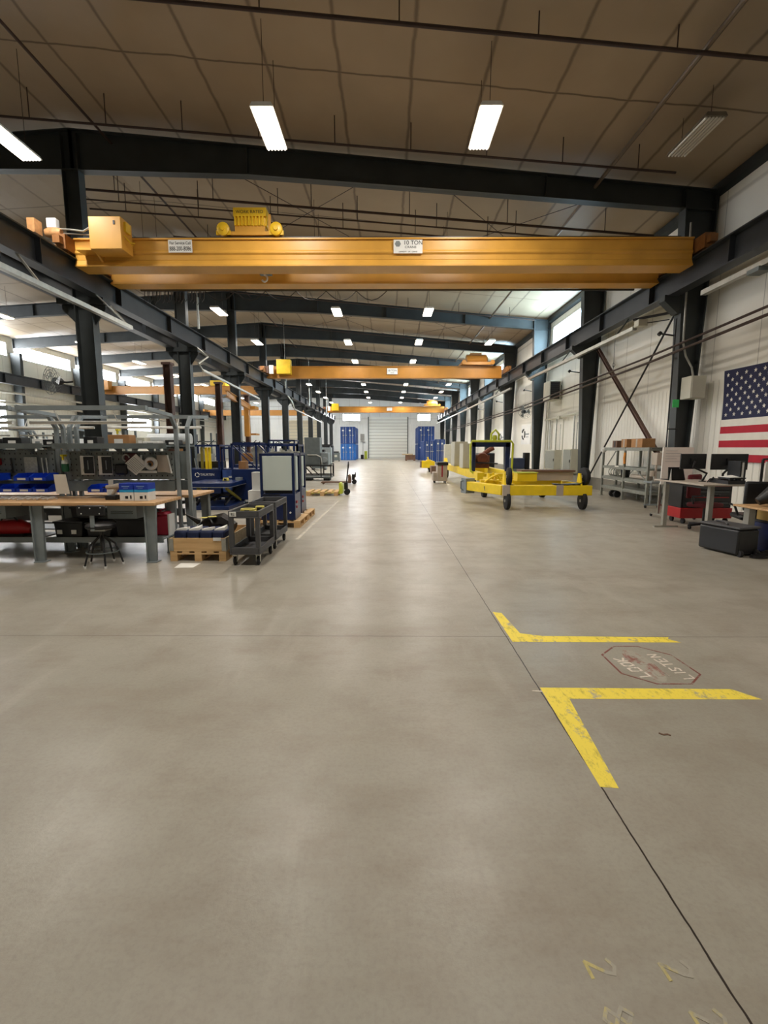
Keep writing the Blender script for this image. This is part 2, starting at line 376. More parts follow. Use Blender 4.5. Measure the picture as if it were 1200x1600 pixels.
# overhead doors
for i, (a, b, zt, rgb) in enumerate(((-2.65, 3.1, 6.1, (240, 244, 238)), (-15.0, -10.2, 5.6, (206, 198, 172)))):
    d = struct('door_%d' % (i + 1), MB().box(a, b, YF + .05, YF + .12, 0, zt), slat_material('door_sections_%d' % i, rgb, .46), smooth=False)
    MB().box(a - .12, a + .02, YF - .06, YF + .02, 0, zt).box(b - .02, b + .12, YF - .06, YF + .02, 0, zt).build('door_track', M_DGREY, d)
struct('baseboard_right', MB().box(XR - .22, XR, 14.0, YF, 0, .42), mat('curb_concrete', (128, 124, 114), .7, 0, .12, 3), smooth=False)
struct('trim_1', MB().prism([(XR - .12, roof(XR) - .02), (XR, roof(XR) - .02), (XR, roof(XR) - .3), (XR - .12, roof(XR) - .22)], 'y', YB, YF), M_STEEL, smooth=False)

# steel frame: columns, rafters
def column_right(y, label):
    mb = MB()
    zt = roof(8.2) - .15
    ib, it, ob, ot = 7.78, 7.5, 8.02, 8.3
    for (a, b) in (((ib, it)), ((ob, ot))):
        t = .02
        mb.prism([(a - t, 0), (a + t, 0), (b + t, zt), (b - t, zt)], 'y', y - .15, y + .15)
    mb.prism([(ib, 0), (ob, 0), (ot, zt), (it, zt)], 'y', y - .012, y + .012)
    mb.box(ib - .1, ob + .08, y - .2, y + .2, 0, .03)
    # bracket carrying the crane runway
    mb.prism([(7.15, 5.50), (7.6, 5.50), (7.62, 5.05), (7.5, 5.05), (7.15, 5.36)], 'y', y - .13, y + .13)
    return struct('steel_column', mb, M_STEEL, label, 'column', 'steel columns along the right wall', smooth=False)
for k, y in enumerate(BAYS):
    column_right(y, 'tapered dark steel column on the right wall, %s from the camera' % ORD[k])
def column_mid(y, label):
    mb = MB(); zt = roof(XC) - .25
    # crane-carrying I section with its cap bracket, and the roof post bolted behind it
    mb.ibeam((-7.88, y, 0), (-7.88, y, 5.3), .28, .46, .025, .02, up=(1, 0, 0))
    mb.box(-8.55, -7.33, y - .15, y + .15, 5.3, 5.46).box(-8.15, -7.6, y - .2, y + .2, 0, .03)
    mb.prism([(-7.65, 5.3), (-7.36, 5.3), (-7.36, 5.2), (-7.65, 4.8)], 'y', y - .02, y + .02).prism([(-8.11, 5.3), (-8.5, 5.3), (-8.5, 5.2), (-8.11, 4.8)], 'y', y - .02, y + .02)
    mb.ibeam((-7.93, y, 5.46), (-7.93, y, zt), .26, .42, .025, .02, up=(1, 0, 0))
    return struct('steel_column', mb, M_STEEL, label, 'column', 'steel columns between the two bays', smooth=False)
for k, y in enumerate(BAYS[1:]):
    column_mid(y, 'dark steel I-column between the two bays, %s from the camera' % ORD[k])
for k, y in enumerate(BAYS[2:]):
    mb = MB().prism([(-23.75, 0), (-23.5, 7.6), (-24.12, 7.6), (-24.05, 0)], 'y', y - .13, y + .13)
    struct('steel_column', mb, M_STEEL, 'steel column on the left outer wall, %s from the camera' % ORD[k], 'column', 'steel columns along the left wall', smooth=False)
def rafter(y, label):
    mb = MB(); dz = .14
    def span(pts):
        # pts: (x, depth of the web below the rafter's top)
        for (xa, da), (xb, db) in zip(pts[:-1], pts[1:]):
            ta, tb = roof(xa) - dz, roof(xb) - dz
            mb.prism([(xa, ta - da), (xb, tb - db), (xb, tb), (xa, ta)], 'y', y - .014, y + .014)
            mb.prism([(xa, ta - .025), (xb, tb - .025), (xb, tb), (xa, ta)], 'y', y - .12, y + .12)
            mb.prism([(xa, ta - da), (xb, tb - db), (xb, tb - db + .025), (xa, ta - da + .025)], 'y', y - .12, y + .12)
        for x, d in pts: mb.box(x - .012, x + .012, y - .11, y + .11, roof(x) - dz - d, roof(x) - dz)
    span([(8.25, .50), (4.0, .56), (0, .62), (-3.5, .68), (XC, .95)])
    span([(XC, .95), (-12, .66), (-18, .6), (-23.9, .62)])
    return struct('roof_rafter', mb, M_STEEL, label, 'beam', 'roof rafters', smooth=False)
for k, y in enumerate(BAYS):
    rafter(y, 'deep dark steel roof rafter across the building, %s from the camera' % ORD[k])

# crane runways
def runway(x, z, y0, y1, label, extra_rail=True, ht=.6):
    mb = MB().ibeam((x, y0, z - ht / 2), (x, y1, z - ht / 2), .30, ht, .03, .02)
    t = struct('crane_runway_beam', mb, M_RAIL, label, 'beam', smooth=False)
    MB().box(x - .03, x + .03, y0, y1, z, z + .05).build('rail', M_STEEL, t)
    st = MB(); y = y0 + 1
    while y < y1: st.box(x - .14, x + .14, y - .008, y + .008, z - ht + .03, z - .03); y += 3.05
    st.build('stiffener', M_RAIL, t)
    return t
runway(7.37, 6.08, .5, YF - 2, 'dark steel crane runway beam along the right wall columns')
runway(-7.5, 6.06, .5, YF - 2, 'dark steel crane runway beam beside the middle columns, aisle side')
runway(-8.38, 6.04, .5, YF - 2, 'dark steel crane runway beam behind the middle columns')
runway(-23.3, 6.1, 10, YF - 2, 'dark steel crane runway beam along the left outer wall')

# ================================================================ LIGHTS
def high_bay(lit=True):
    t = thing('high_bay_light', 'lit light', 'ceiling light', (0, 0, 7.6), 0, 'high-bay ceiling lights')
    MB().prism([(-.21, .0), (-.17, .07), (.17, .07), (.21, .0)], 'y', -.62, .62).build('housing', M_WHITE if lit else mat('grey_housing', (112, 104, 92)), t)  # unlit fixture gets a darker grey housing
    mb = MB()
    for i in range(6):
        x = -.165 + i * .066; mb.tube([(x, -.585, -.012), (x, .585, -.012)], .022, 8)
    mb.build('lamp_tube', M_LAMP if lit else mat('unlit_tubes', (214, 212, 204), .3, 0, 0), t)
    if lit:
        ld = bpy.data.lights.get('reflector_light')
        if ld is None:
            ld = bpy.data.lights.new('reflector_light', 'AREA'); ld.shape = 'RECTANGLE'; ld.size = .36; ld.size_y = 1.16
            ld.energy = LAMP_W; ld.color = (1.0, .94, .86); ld.spread = math.radians(168)
        lo = bpy.data.objects.new('reflector_light', ld); COL.objects.link(lo); lo.parent = t; lo.location = (0, 0, -.04)
    return t
def hang(t, x, z):
    h = roof(x) - z
    for s in (-1, 1): MB().tube([(0, .45 * s, .07), (0, .45 * s, h)], .006, 5).build('hanging_wire', M_PIPE, t)
rows = [(-2.22, [9.82 + 6.1 * k for k in range(-1, 10)], 'left of the aisle centre'),  # nearest fixture is out of view, added to brighten the near floor
        (1.85, [9.82 + 6.1 * k for k in range(-1, 10)], 'right of the aisle centre'),  # same added, unseen first fixture here
        (5.95, [28.2 + 6.1 * k for k in range(7)], 'nearest the right wall'),
        (-7.45, [4.0, 10.15, 15.8, 21.9, 28.1, 34.2, 40.3, 46.4, 52.5, 58.6, 64.7], 'above the middle columns'),  # first one likewise added overhead, unseen, for light near the camera
        (-17.65, [22.4 + 6.1 * k for k in range(8)], 'down the left bay'),
        (-12.6, [34.0 + 6.1 * k for k in range(6)], 'in the left bay beside the middle columns')]
proto = None
for x, ys, d in rows:
    for k, y in enumerate(ys):
        if proto is None: t = proto = high_bay()
        else:
            t = copy_tree(proto)
            for c in list(t.children):
                if c.name.startswith('hanging_wire'): bpy.data.objects.remove(c)
        t.location = (x, y, 7.6 if x > -20 else 7.4)
        t['label'] = 'glowing high-bay light fixture %s, %s from the camera' % (d, ORD[k])
        hang(t, x, 7.6)
u = high_bay(False); u.location = (6.12, 10.3, 7.72); u['label'] = 'unlit high-bay light fixture near the right wall, under the ceiling'; hang(u, 6.12, 7.72)

# ================================================================ ROOF PIPES
def drops(mb, pts, n, up):
    p, q = Vector(pts[0]), Vector(pts[-1])
    for i in range(n):
        a = p.lerp(q, (i + .5) / n); mb.tube([a, (a.x, a.y, roof(a.x) - .005)], .012, 5)
def roof_pipe(y, x0, x1, off, r, label, n=5):
    mb = MB().tube([(x0, y, roof(x0) - off), (x1, y, roof(x1) - off)], r, 8)
    drops(mb, [(x0, y, roof(x0) - off), (x1, y, roof(x1) - off)], n, 1)
    o = mb.build('ceiling_pipe', M_PIPE); return tag(o, label, 'pipe', 'sprinkler and service pipes under the roof')
roof_pipe(8.72, XC + .1, 8.2, .38, .033, 'dark sprinkler pipe across the ceiling, nearest the camera', 7)
roof_pipe(11.65, XC - 1, 6.55, .52, .026, 'thin dark sprinkler pipe just before the nearest rafter', 9)
roof_pipe(14.4, XC - 1.2, 7.6, .62, .035, 'thick dark pipe just behind the nearest rafter', 6)
roof_pipe(15.0, XC - 1.2, 5.0, .62, .022, 'middle of three dark pipes behind the nearest rafter', 6)
roof_pipe(15.5, XC - 1.2, 4.2, .66, .026, 'farthest of three dark pipes behind the nearest rafter', 6)
for k, y in enumerate([17.9, 24.0, 30.1, 36.2, 42.3, 48.4]):
    roof_pipe(y, XC + .3, 7.2, .5, .022, 'dark sprinkler branch pipe deep in the hall, %s beyond the amber crane' % ORD[k], 6)
mb = MB().tube([(5.25, -2, roof(5.25) - .3), (5.25, 60, roof(5.25) - .3)], .045, 8)
tag(mb.build('ceiling_pipe', mat('dull_conduit', (112, 100, 86), .5, .3)), 'long grey conduit running the length of the hall under the roof', 'pipe')
mb = MB().tube([(-6.9, 6, roof(-6.9) - .35), (-6.9, 50, roof(-6.9) - .35)], .03, 8)
tag(mb.build('ceiling_pipe', M_PIPE), 'dark pipe running lengthwise under the roof beside the ridge', 'pipe')
# cross bracing rods under the roof
for k, y in enumerate([12.9, 25.1]):
    for j, (a, b) in enumerate(((-5, 0), (1, 6))):
        mb = MB().tube([(a, y + .2, roof(a) - .2), (b, y + 5.9, roof(b) - .2)], .01, 5).tube([(b, y + .2, roof(b) - .2), (a, y + 5.9, roof(a) - .2)], .01, 5)
        tag(mb.build('brace_rod', M_PIPE), 'crossed thin roof brace rods, %s pair, %s half of the %s bay' % (ORD[k], ('left', 'right')[j], ('near', 'far')[k]), 'brace')

# ================================================================ BRIDGE CRANES
def sign_board(parent, x, y, z, w_, h, lines, name='sign'):
    o = MB().box(x - w_ / 2, x + w_ / 2, y - .012, y, z - h / 2, z + h / 2).build(name, M_WHITE, parent, world=True)
    for (s, sz, dx, dz, sx) in lines:
        text('lettering', s, sz, M_TEXT, o, (x + dx, y - .014, z + dz), (PI / 2, 0, 0), .001, sx=sx)
    return o
def end_truck(parent, x, y0, y1, z=6.13):
    mb = MB().box(x - .12, x + .12, y0, y1, z + .02, z + .34)
    for y in (y0 + .2, y1 - .2): mb.lathe([(.15, x - .05), (.15, x + .05)], (0, y, z + .15), 'x', 16)
    mb.box(x - .08, x + .08, y0 - .14, y0, z + .1, z + .26).box(x - .08, x + .08, y1, y1 + .14, z + .1, z + .26)
    return mb.build('end_truck', mat('oily_brown_amber', (132, 88, 46), .5, .1, .2), parent, world=True)

# near crane: double girder
c1 = thing('bridge_crane', 'near amber ten-ton double-girder bridge crane spanning the aisle', 'crane', (0, 12.6, 6.1), 0, 'amber bridge cranes')
mb = MB().box(-7.38, 7.2, 11.84, 12.20, 6.02, 6.46).box(-7.38, 7.2, 11.80, 12.28, 6.46, 6.5).box(-7.38, 7.2, 11.78, 12.30, 5.86, 5.9)
mb.prism([(11.84, 6.02), (12.2, 6.02), (12.26, 5.9), (11.79, 5.9)], 'x', -7.38, 7.2)
mb.prism([(11.84, 6.24), (11.81, 6.20), (11.81, 6.17), (11.84, 6.13)], 'x', -7.38, 7.2)
mb.build('girder', M_CRANE, c1, world=True, bevel=.006)
MB().box(-7.4, 7.25, 13.32, 13.66, 5.99, 6.48).box(-7.4, 7.25, 13.27, 13.7, 6.48, 6.52).box(-7.4, 7.25, 13.27, 13.7, 5.95, 5.99).build('girder', M_CRANE, c1, world=True, bevel=.006)
end_truck(c1, 7.37, 11.5, 14.0); end_truck(c1, -7.5, 11.5, 14.0)
bx = MB().box(-6.70, -5.97, 11.30, 11.78, 6.06, 6.75).build('control_box', M_CRANE, c1, world=True, bevel=.012)
MB().box(-5.97, -5.92, 11.42, 11.62, 6.48, 6.68).tube([(-5.96, 11.4, 6.38), (-5.85, 11.45, 6.25), (-5.78, 11.5, 6.25)], .012).tube([(-5.96, 11.5, 6.34), (-5.82, 11.5, 6.2)], .01).build('conduit_fitting', M_CRANE2, bx, world=True)
MB().box(-6.14, -6.10, 11.29, 11.3, 6.58, 6.66).build('latch', M_BLACK, bx, world=True)
MB().box(-7.15, -6.3, 11.5, 11.84, 6.12, 6.16).prism([(11.5, 6.12), (11.84, 6.12), (11.84, 5.95)], 'x', -6.75, -6.7).build('bracket', M_CRANE, c1, world=True)
MB().box(-7.82, -7.6, 11.55, 11.7, 6.62, 6.84).build('junction_box', M_WHITE, c1, world=True, bevel=.02)
MB().lathe([(.09, -7.86), (.11, -7.8), (.11, -7.55), (.08, -7.5)], (0, 11.6, 6.52), 'x').box(-8.12, -7.95, 11.35, 11.6, 6.45, 6.75).build('drive_motor', mat('rusty_tan', (176, 130, 84), .6, .1, .25, 12), c1, world=True)
MB().tube([(-7.6, 11.62, 6.62), (-7.35, 11.6, 6.6), (-7.0, 11.6, 6.56), (-6.85, 11.6, 6.64), (-6.70, 11.6, 6.64)], .022).tube([(-7.5, 11.66, 6.54), (-6.70, 11.66, 6.5)], .015).build('conduit', M_GALV, c1, world=True)
mb = MB()
for i in range(15):
    x = -6.8 + i * .11 + .02 * (i % 3); d = .28 + .12 * random.random()
    mb.tube([(x, 13.9, 5.97), (x - .02, 13.9, 5.97 - d * .7), (x + .02, 13.9, 5.97 - d), (x + .07, 13.92, 5.97 - d * .7), (x + .08, 13.92, 5.97)], .011, 6)
mb.box(-6.9, 6.9, 13.86, 13.92, 5.96, 6.0)
for i in range(6):
    x = -5.1 + i * .85; mb.tube([(x + q * .85, 13.9, 5.96 - .25 * math.sin(q * PI)) for q in [0, .15, .3, .5, .7, .85, 1]], .011, 6)
mb.build('festoon_cable', M_CAB, c1, world=True)
sign_board(c1, -4.86, 11.80, 6.31, .56, .28, [('For Service Call', .095, 0, .065, .82), ('888-200-8086', .13, 0, -.06, .70)])
sign_board(c1, .50, 11.80, 6.29, .68, .30, [('10 TON', .13, .12, .08, 1), ('CRANE', .07, .06, -.015, 1.2), ('CAPACITY   OF   CRANE', .04, 0, -.115, 1)])
MB().lathe([(.07, .0), (.09, .02), (.05, .03)], (.26, 11.785, 6.35), 'y', 6).build('logo', M_GREY, c1, world=True)
# hoist trolley on the near crane
MBx = MB()
for i in range(9):
    MBx.box(-3.62 + i * .083, -3.585 + i * .083, 11.97, 12.03, 6.84, 7.05)
hb = MB().box(-3.64, -2.86, 12.03, 12.55, 6.84, 7.28).build('hoist_drum_cover', M_CRANE2, c1, world=True, bevel=.05)
MBx.box(-3.64, -2.86, 11.98, 12.03, 7.05, 7.24).build('cooling_fin', M_CRANE2, hb, world=True)
text('lettering', 'WORK RATED', .10, M_TEXT, hb, (-3.25, 11.975, 7.14), (PI / 2, 0, 0), .001)
MB().box(-4.0, -2.5, 11.95, 13.5, 6.62, 6.70).box(-3.62, -2.9, 12.0, 12.5, 6.70, 6.84).box(-2.82, -2.76, 12.0, 12.06, 6.7, 7.1).build('trolley_frame', M_CRANE, c1, world=True)
MB().box(-7.4, 7.0, 12.0, 12.06, 6.5, 6.6).build('trolley_rail', M_RAIL, c1, world=True)
MB().box(-7.4, 7.0, 13.45, 13.51, 6.52, 6.6).build('trolley_rail', M_RAIL, c1, world=True)
for x in (-3.88, -2.62):
    MB().lathe([(.12, 11.9), (.15, 11.92), (.15, 12.0), (.13, 12.04)], (x, 0, 6.75), 'y').lathe([(.05, 11.87), (.05, 11.9)], (x, 0, 6.75), 'y').box(x - .17, x + .17, 11.94, 12.0, 6.62, 6.72).build('wheel', M_CRANE2, c1, world=True)
MB().box(-3.25, -2.95, 12.6, 12.85, 6.0, 6.18).tube([(-3.1, 12.7, 6.1), (-3.1, 12.7, 6.7)], .012).build('hook_block', M_DGREY, c1, world=True)
hk = [(-3.1, 12.62, 6.02)] + [(-3.1 + .07 * math.sin(a), 12.62, 5.87 + .08 * math.cos(a)) for a in [i * .35 for i in range(0, 13)]]
MB().tube(hk, .024, 8).build('hook', M_WHITE, c1, world=True)

def single_crane(y, label, zt=6.62, zb=5.9, trolley=True):
    c = thing('bridge_crane', label, 'crane', (0, y, 6.1), 0, 'amber bridge cranes')
    MB().box(-7.5, 7.15, y, y + .36, zb + .04, zt - .04).box(-7.5, 7.15, y - .05, y + .41, zt - .04, zt).box(-7.5, 7.15, y - .05, y + .41, zb, zb + .04).build('girder', M_CRANEB, c, world=True)
    end_truck(c, 7.37, y - 1, y + 1.4); end_truck(c, -7.5, y - 1, y + 1.4)
    MB().box(-6.75, -5.9, y - .5, y - .05, 6.1, 6.95).build('control_box', M_CRANE2, c, world=True, bevel=.015)
    MB().box(-7.2, -6.95, y - .5, y - .3, 6.1, 6.6).build('junction_box', M_WHITE, c, world=True)
    MB().box(-7.85, -7.25, y - .5, y - .25, 6.15, 6.55).build('drive_motor', M_RUST, c, world=True)
    sign_board(c, .35, y - .052, 6.3, .65, .36, [('10 TON', .16, 0, .04, 1), ('CRANE', .07, 0, -.1, 1)])
    if trolley:
        MB().box(4.6, 6.6, y - .3, y + .9, 6.66, 6.82).build('trolley_frame', M_CRANEB, c, world=True)
        MB().lathe([(.24, 4.95), (.36, 5.0), (.36, 6.2), (.24, 6.3)], (0, y + .3, 7.0), 'x', 8).box(5.2, 5.9, y + .1, y + .5, 7.3, 7.42).build('hoist_drum_cover', M_CRANEB, c, world=True)
        MB().lathe([(.14, y - .36), (.14, y - .28)], (4.75, 0, 6.8), 'y').lathe([(.14, y - .36), (.14, y - .28)], (6.5, 0, 6.8), 'y').build('wheel', M_CRANEB, c, world=True)
    return c
single_crane(30.2, 'amber single-girder bridge crane in the middle of the hall')
single_crane(59.5, 'farthest amber bridge crane, just before the end wall')
# left bay crane
c = thing('bridge_crane', 'amber bridge crane across the left bay, behind the middle columns', 'crane', (-16, 39, 6.1), 0, 'amber bridge cranes')
MB().box(-22.9, -8.6, 39, 39.4, 5.95, 6.5).box(-22.9, -8.6, 38.95, 39.45, 6.5, 6.54).box(-22.9, -8.6, 38.95, 39.45, 5.9, 5.95).build('girder', M_CRANEB, c, world=True)
MB().box(-23.4, -23.2, 38, 40.4, 6.15, 6.45).box(-22.9, -22.2, 38.4, 38.95, 6.2, 6.9).build('end_truck', M_CRANEB, c, world=True)
MB().box(-8.48, -8.28, 38, 40.4, 6.1, 6.4).build('end_truck', M_CRANEB, c, world=True)
MB().box(-14.2, -13.0, 38.8, 39.8, 6.54, 6.95).build('trolley_frame', M_CRANE2, c, world=True)
c = thing('bridge_crane', 'second amber bridge crane in the left bay, seen past the far columns', 'crane', (-16, 62, 6.1), 0, 'amber bridge cranes')
MB().box(-22.9, -8.6, 62, 62.4, 5.7, 6.4).build('girder', M_CRANEB, c, world=True)
MB().box(-8.48, -8.28, 61, 63.4, 6.1, 6.4).build('end_truck', M_CRANEB, c, world=True)
MB().box(-23.4, -23.2, 61, 63.4, 6.15, 6.45).box(-23.2, -22.9, 61.9, 62.5, 6.16, 6.4).build('end_truck', M_CRANEB, c, world=True)
# jib crane by a middle column
c = thing('jib_crane', 'small amber jib crane with hanging mast among the left bay posts', 'crane', (-8.6, 30.2, 0), 0)
MB().ibeam((-8.6, 30.2, 4.1), (-7.45, 22.4, 4.1), .16, .3, .03, .03).build('boom', M_CRANEB, c, world=True)
MB().box(-8.95, -8.65, 30.0, 30.25, 2.3, 4.25).box(-8.9, -8.3, 30.25, 31.1, 4.0, 4.2).box(-8.9, -8.3, 30.25, 31.1, 2.4, 2.5).build('mast', M_CRANEB, c, world=True)

# ================================================================ TRACKS, CONDUITS, BRACES
def track(pts, label, parent_w=.12, hgt=.10):
    t = thing('conductor_track', label, 'track', pts[0], 0, 'slim conductor tracks under the crane runways')
    mb = MB()
    for a, b in zip(pts[:-1], pts[1:]): mb.beam(a, b, parent_w, hgt)
    mb.build('rail', M_GALV, t, world=True)
    return t
t = track([(7.0, 3.5, 5.02), (7.0, 11.0, 5.0)], 'silver conductor track above the flag, ending before the first right column')
MB().box(6.9, 7.15, 9.3, 9.6, 4.88, 4.96).build('hanger', M_DGREY, t, world=True)
MB().beam((7.0, 9, 5.05), (7.37, 9, 5.5), .04, .04).build('hanger', M_DGREY, t, world=True)
t = track([(7.0, 13.9, 4.95), (7.0, 23.8, 4.95)], 'silver conductor track between the first and third right columns')
MB().beam((7.0, 15.0, 5.0), (7.37, 15.0, 5.5), .04, .04).build('hanger', M_DGREY, t, world=True)
MB().beam((7.0, 19.5, 5.0), (7.37, 19.5, 5.5), .04, .04).build('hanger', M_DGREY, t, world=True)
MB().beam((7.0, 23, 5.0), (7.37, 23, 5.5), .04, .04).build('hanger', M_DGREY, t, world=True)
t = track([(7.0, 27.2, 4.9), (7.0, 66, 4.9)], 'long silver conductor track beyond the wall fan')
MB().beam((7.0, 31, 5.0), (7.37, 31, 5.5), .04, .04).build('hanger', M_DGREY, t, world=True)
MB().beam((7.0, 43, 5.0), (7.37, 43, 5.5), .04, .04).build('hanger', M_DGREY, t, world=True)
MB().beam((7.0, 55, 5.0), (7.37, 55, 5.5), .04, .04).build('hanger', M_DGREY, t, world=True)
t = track([(-7.0, 3.5, 4.9), (-7.0, 13.4, 4.86)], 'silver conductor track ending in a bent strut beside the first middle column')
MB().beam((-7.0, 13.35, 4.86), (-7.35, 13.1, 5.35), .04, .04).build('hanger', M_GALV, t, world=True)
MB().beam((-7.0, 13.35, 4.86), (-7.4, 12.5, 5.5), .03, .03).build('hanger', M_GALV, t, world=True)
MB().beam((-7.0, 7, 4.9), (-7.42, 7, 5.48), .04, .04).build('hanger', M_GALV, t, world=True)
MB().beam((-7.0, 10, 4.9), (-7.42, 10, 5.48), .04, .04).build('hanger', M_GALV, t, world=True)
t = track([(-7.05, 18.6, 4.55), (-7.1, 26.8, 4.3)], 'silver track with kinked end beside the second middle column', .08, .08)
MB().tube([(-7.05, 18.6, 4.55), (-7.1, 18.3, 4.75), (-6.95, 18.9, 5.1), (-7.42, 18.9, 5.49)], .04).build('hanger', M_GALV, t, world=True)
t = track([(-7.0, 36.5, 4.5), (-7.05, 52, 4.3)], 'silver track with kinked end far down the left side', .08, .08)
MB().tube([(-7.0, 36.5, 4.5), (-7.1, 36.2, 5.0), (-7.42, 36.0, 5.49)], .05).build('hanger', M_GALV, t, world=True)
for i, (x, y, z0, z1) in enumerate(((-7.25, 18.9, 6.15, 7.3), (-6.5, 31.0, 5.4, 5.8), (-6.1, 38.0, 4.9, 6.2), (-5.9, 47.0, 4.6, 6.1))):
    tag(MB().tube([(x, y, z0), (x, y, z1)], .045).tube([(x, y, z1), (x, y, roof(x))], .012, 5).build('hanging_pipe', M_GALV), 'short silver pipe hanging beside the left runway, %s from the camera' % ORD[i], 'pipe', 'silver hanging pipes on the left')
# wall pipes on the right
tag(MB().tube([(7.45, 5, 4.5), (7.45, 9.8, 4.35), (7.45, 14, 4.16), (7.45, 26, 3.85), (7.45, 60, 3.7)], .03).build('wall_pipe', M_PIPE), 'upper of two dark pipes crossing the right wall columns', 'pipe')
tag(MB().tube([(7.45, 5, 4.34), (7.45, 9.8, 4.19), (7.45, 14, 4.0), (7.45, 26, 3.69), (7.45, 60, 3.54)], .035).build('wall_pipe', M_PIPE), 'lower of two dark pipes crossing the right wall columns', 'pipe')
for k, y in enumerate((9.6, 16)):
    tag(MB().tube([(7.45, y, 4.1), (7.45, y, 6.0)], .008, 5).tube([(7.45, y, 4.22), (7.5, y, 4.3), (7.45, y, 4.38), (7.4, y, 4.3), (7.45, y, 4.22)], .012, 6).build('pipe_hanger', M_DGREY), 'thin rod hanger holding the two wall pipes, %s from the camera' % ORD[k], 'hanger')
tag(MB().ibeam((8.05, 18.6, 5.3), (8.05, 13.15, .6), .1, .12, .012, .012).build('wall_brace', M_RUST), 'thick brown diagonal brace on the right wall, falling toward the camera', 'brace')
tag(MB().tube([(7.95, 13.2, 5.7), (7.95, 18.7, .35)], .028).build('wall_brace', M_BLACK), 'thin black diagonal brace crossing the brown one on the right wall', 'brace')
t = thing('wall_bracket', 'black swing arm with tan motor box at the first right column', 'bracket', (7.5, 13.5, 5.1))
MB().tube([(6.95, 13.9, 5.18), (7.55, 13.1, 5.16)], .035).tube([(6.98, 13.95, 5.05), (7.5, 13.1, 4.98)], .014).build('arm', M_BLACK, t, world=True)
MB().box(6.95, 7.2, 13.6, 13.85, 4.95, 5.12).build('motor_box', M_BEIGE, t, world=True)
for k, y in enumerate(BAYS[1:6]):
    tag(MB().tube([(7.12, y - .1, 4.55), (7.5, y - .1, 4.5)], .022).tube([(7.08, y - .1, 4.52), (7.14, y - .1, 4.58)], .05, 8).build('stub_bracket', M_BLACK), 'black stub bracket pointing from the right wall column, %s from the camera' % ORD[k], 'bracket', 'stub brackets on the right columns')

# right wall fittings
t = thing('junction_cabinet', 'grey electrical box mounted beside the first right column', 'electrical box', (7.95, 12.5, 2.85))
MB().box(7.72, 8.1, 12.3, 12.72, 2.86, 3.42).build('body', M_BEIGE, t, world=True, bevel=.01)
MB().box(7.74, 8.08, 12.28, 12.3, 2.88, 3.4).build('door', M_BEIGE, t, world=True, bevel=.006)
MB().tube([(7.88, 12.5, 3.42), (7.86, 12.55, 3.65), (7.72, 12.62, 3.95), (7.66, 12.68, 4.3), (7.66, 12.7, 5.0), (7.62, 12.7, 7.2)], .025).build('conduit', M_GALV, t, world=True)
tag(MB().box(7.5, 7.66, 12.64, 12.66, 2.66, 2.86).box(7.52, 7.62, 12.635, 12.64, 2.70, 2.76, 0).build('column_tag', M_GREEN), 'bright green tag on the first right column', 'tag')
tag(MB().tube([(7.45, 12.7, 4.9), (7.45, 12.7, 1.4), (7.2, 12.7, 1.4)], .018).tube([(7.45, 12.7, 2.1), (7.7, 12.7, 2.1)], .015).build('air_pipe', M_BLACK), 'thin black air pipe running down the first right column', 'pipe')
def heater(y, label):
    t = thing('unit_heater', label, 'heater', (7.9, y, 3.9), 0, 'unit heaters on the right wall')
    MB().box(7.72, 8.25, y, y + .9, 3.85, 4.75).build('housing', M_BEIGE, t, world=True, bevel=.02)
    mb = MB().box(7.76, 8.2, y - .015, y, 3.9, 4.7)
    for i in range(9): mb.box(7.76, 8.2, y - .04, y - .015, 3.92 + i * .09, 3.95 + i * .09)
    mb.build('louvre', M_BLACK, t, world=True); MB().box(8.2, 8.36, y + .2, y + .6, 4.5, 4.56).build('mount', M_DGREY, t, world=True)
heater(22.9, 'dark louvred unit heater on the right wall before the third column')
heater(38.2, 'farther dark louvred unit heater on the right wall')
def wall_fan(name, loc, ang, label, r=.36):
    t = thing(name, label, 'fan', loc, ang)
    mb = MB()
    for k in range(4):
        rr = r * (.35 + .65 * k / 3); mb.tube([(rr * math.cos(a), -.1, rr * math.sin(a)) for a in [2 * PI * i / 20 for i in range(20)]], .006, 5, closed=True)
    for i in range(12):
        a = 2 * PI * i / 12; mb.tube([(.06 * math.cos(a), -.12, .06 * math.sin(a)), (r * math.cos(a), -.1, r * math.sin(a)), (r * .6 * math.cos(a), .08, r * .6 * math.sin(a))], .005, 5)
    mb.build('guard', M_DGREY, t)
    mb = MB()
    for i in range(3):
        a = 2 * PI * i / 3; mb.add([(math.cos(a + d) * q, -.03 + e, math.sin(a + d) * q) for d, q, e in ((-.3, .08, 0), (.2, .08, .03), (.45, r * .88, .05), (-.35, r * .88, -.03))] + [(math.cos(a + d) * q, -.02 + e, math.sin(a + d) * q) for d, q, e in ((-.3, .08, 0), (.2, .08, .03), (.45, r * .88, .05), (-.35, r * .88, -.03))], [(0, 1, 2, 3), (7, 6, 5, 4), (0, 4, 5, 1), (1, 5, 6, 2), (2, 6, 7, 3), (3, 7, 4, 0)])
    mb.build('blade', M_ALU, t)
    MB().lathe([(.07, -.04), (.1, .0), (.1, .16), (.05, .22)], (0, 0, 0), 'y').build('motor', M_BLACK, t)
    MB().tube([(0, .15, 0), (.15, .22, -.02), (.42, .22, -.02)], .025).build('arm', M_BLACK, t)
    return t
wall_fan('wall_fan', (7.12, 24.85, 3.45), .15, 'black caged fan on an arm at the third right column')
f2 = wall_fan('wall_fan', (-8.75, 12.7, 3.35), -.5, 'large caged fan mounted behind the first middle column', .36)
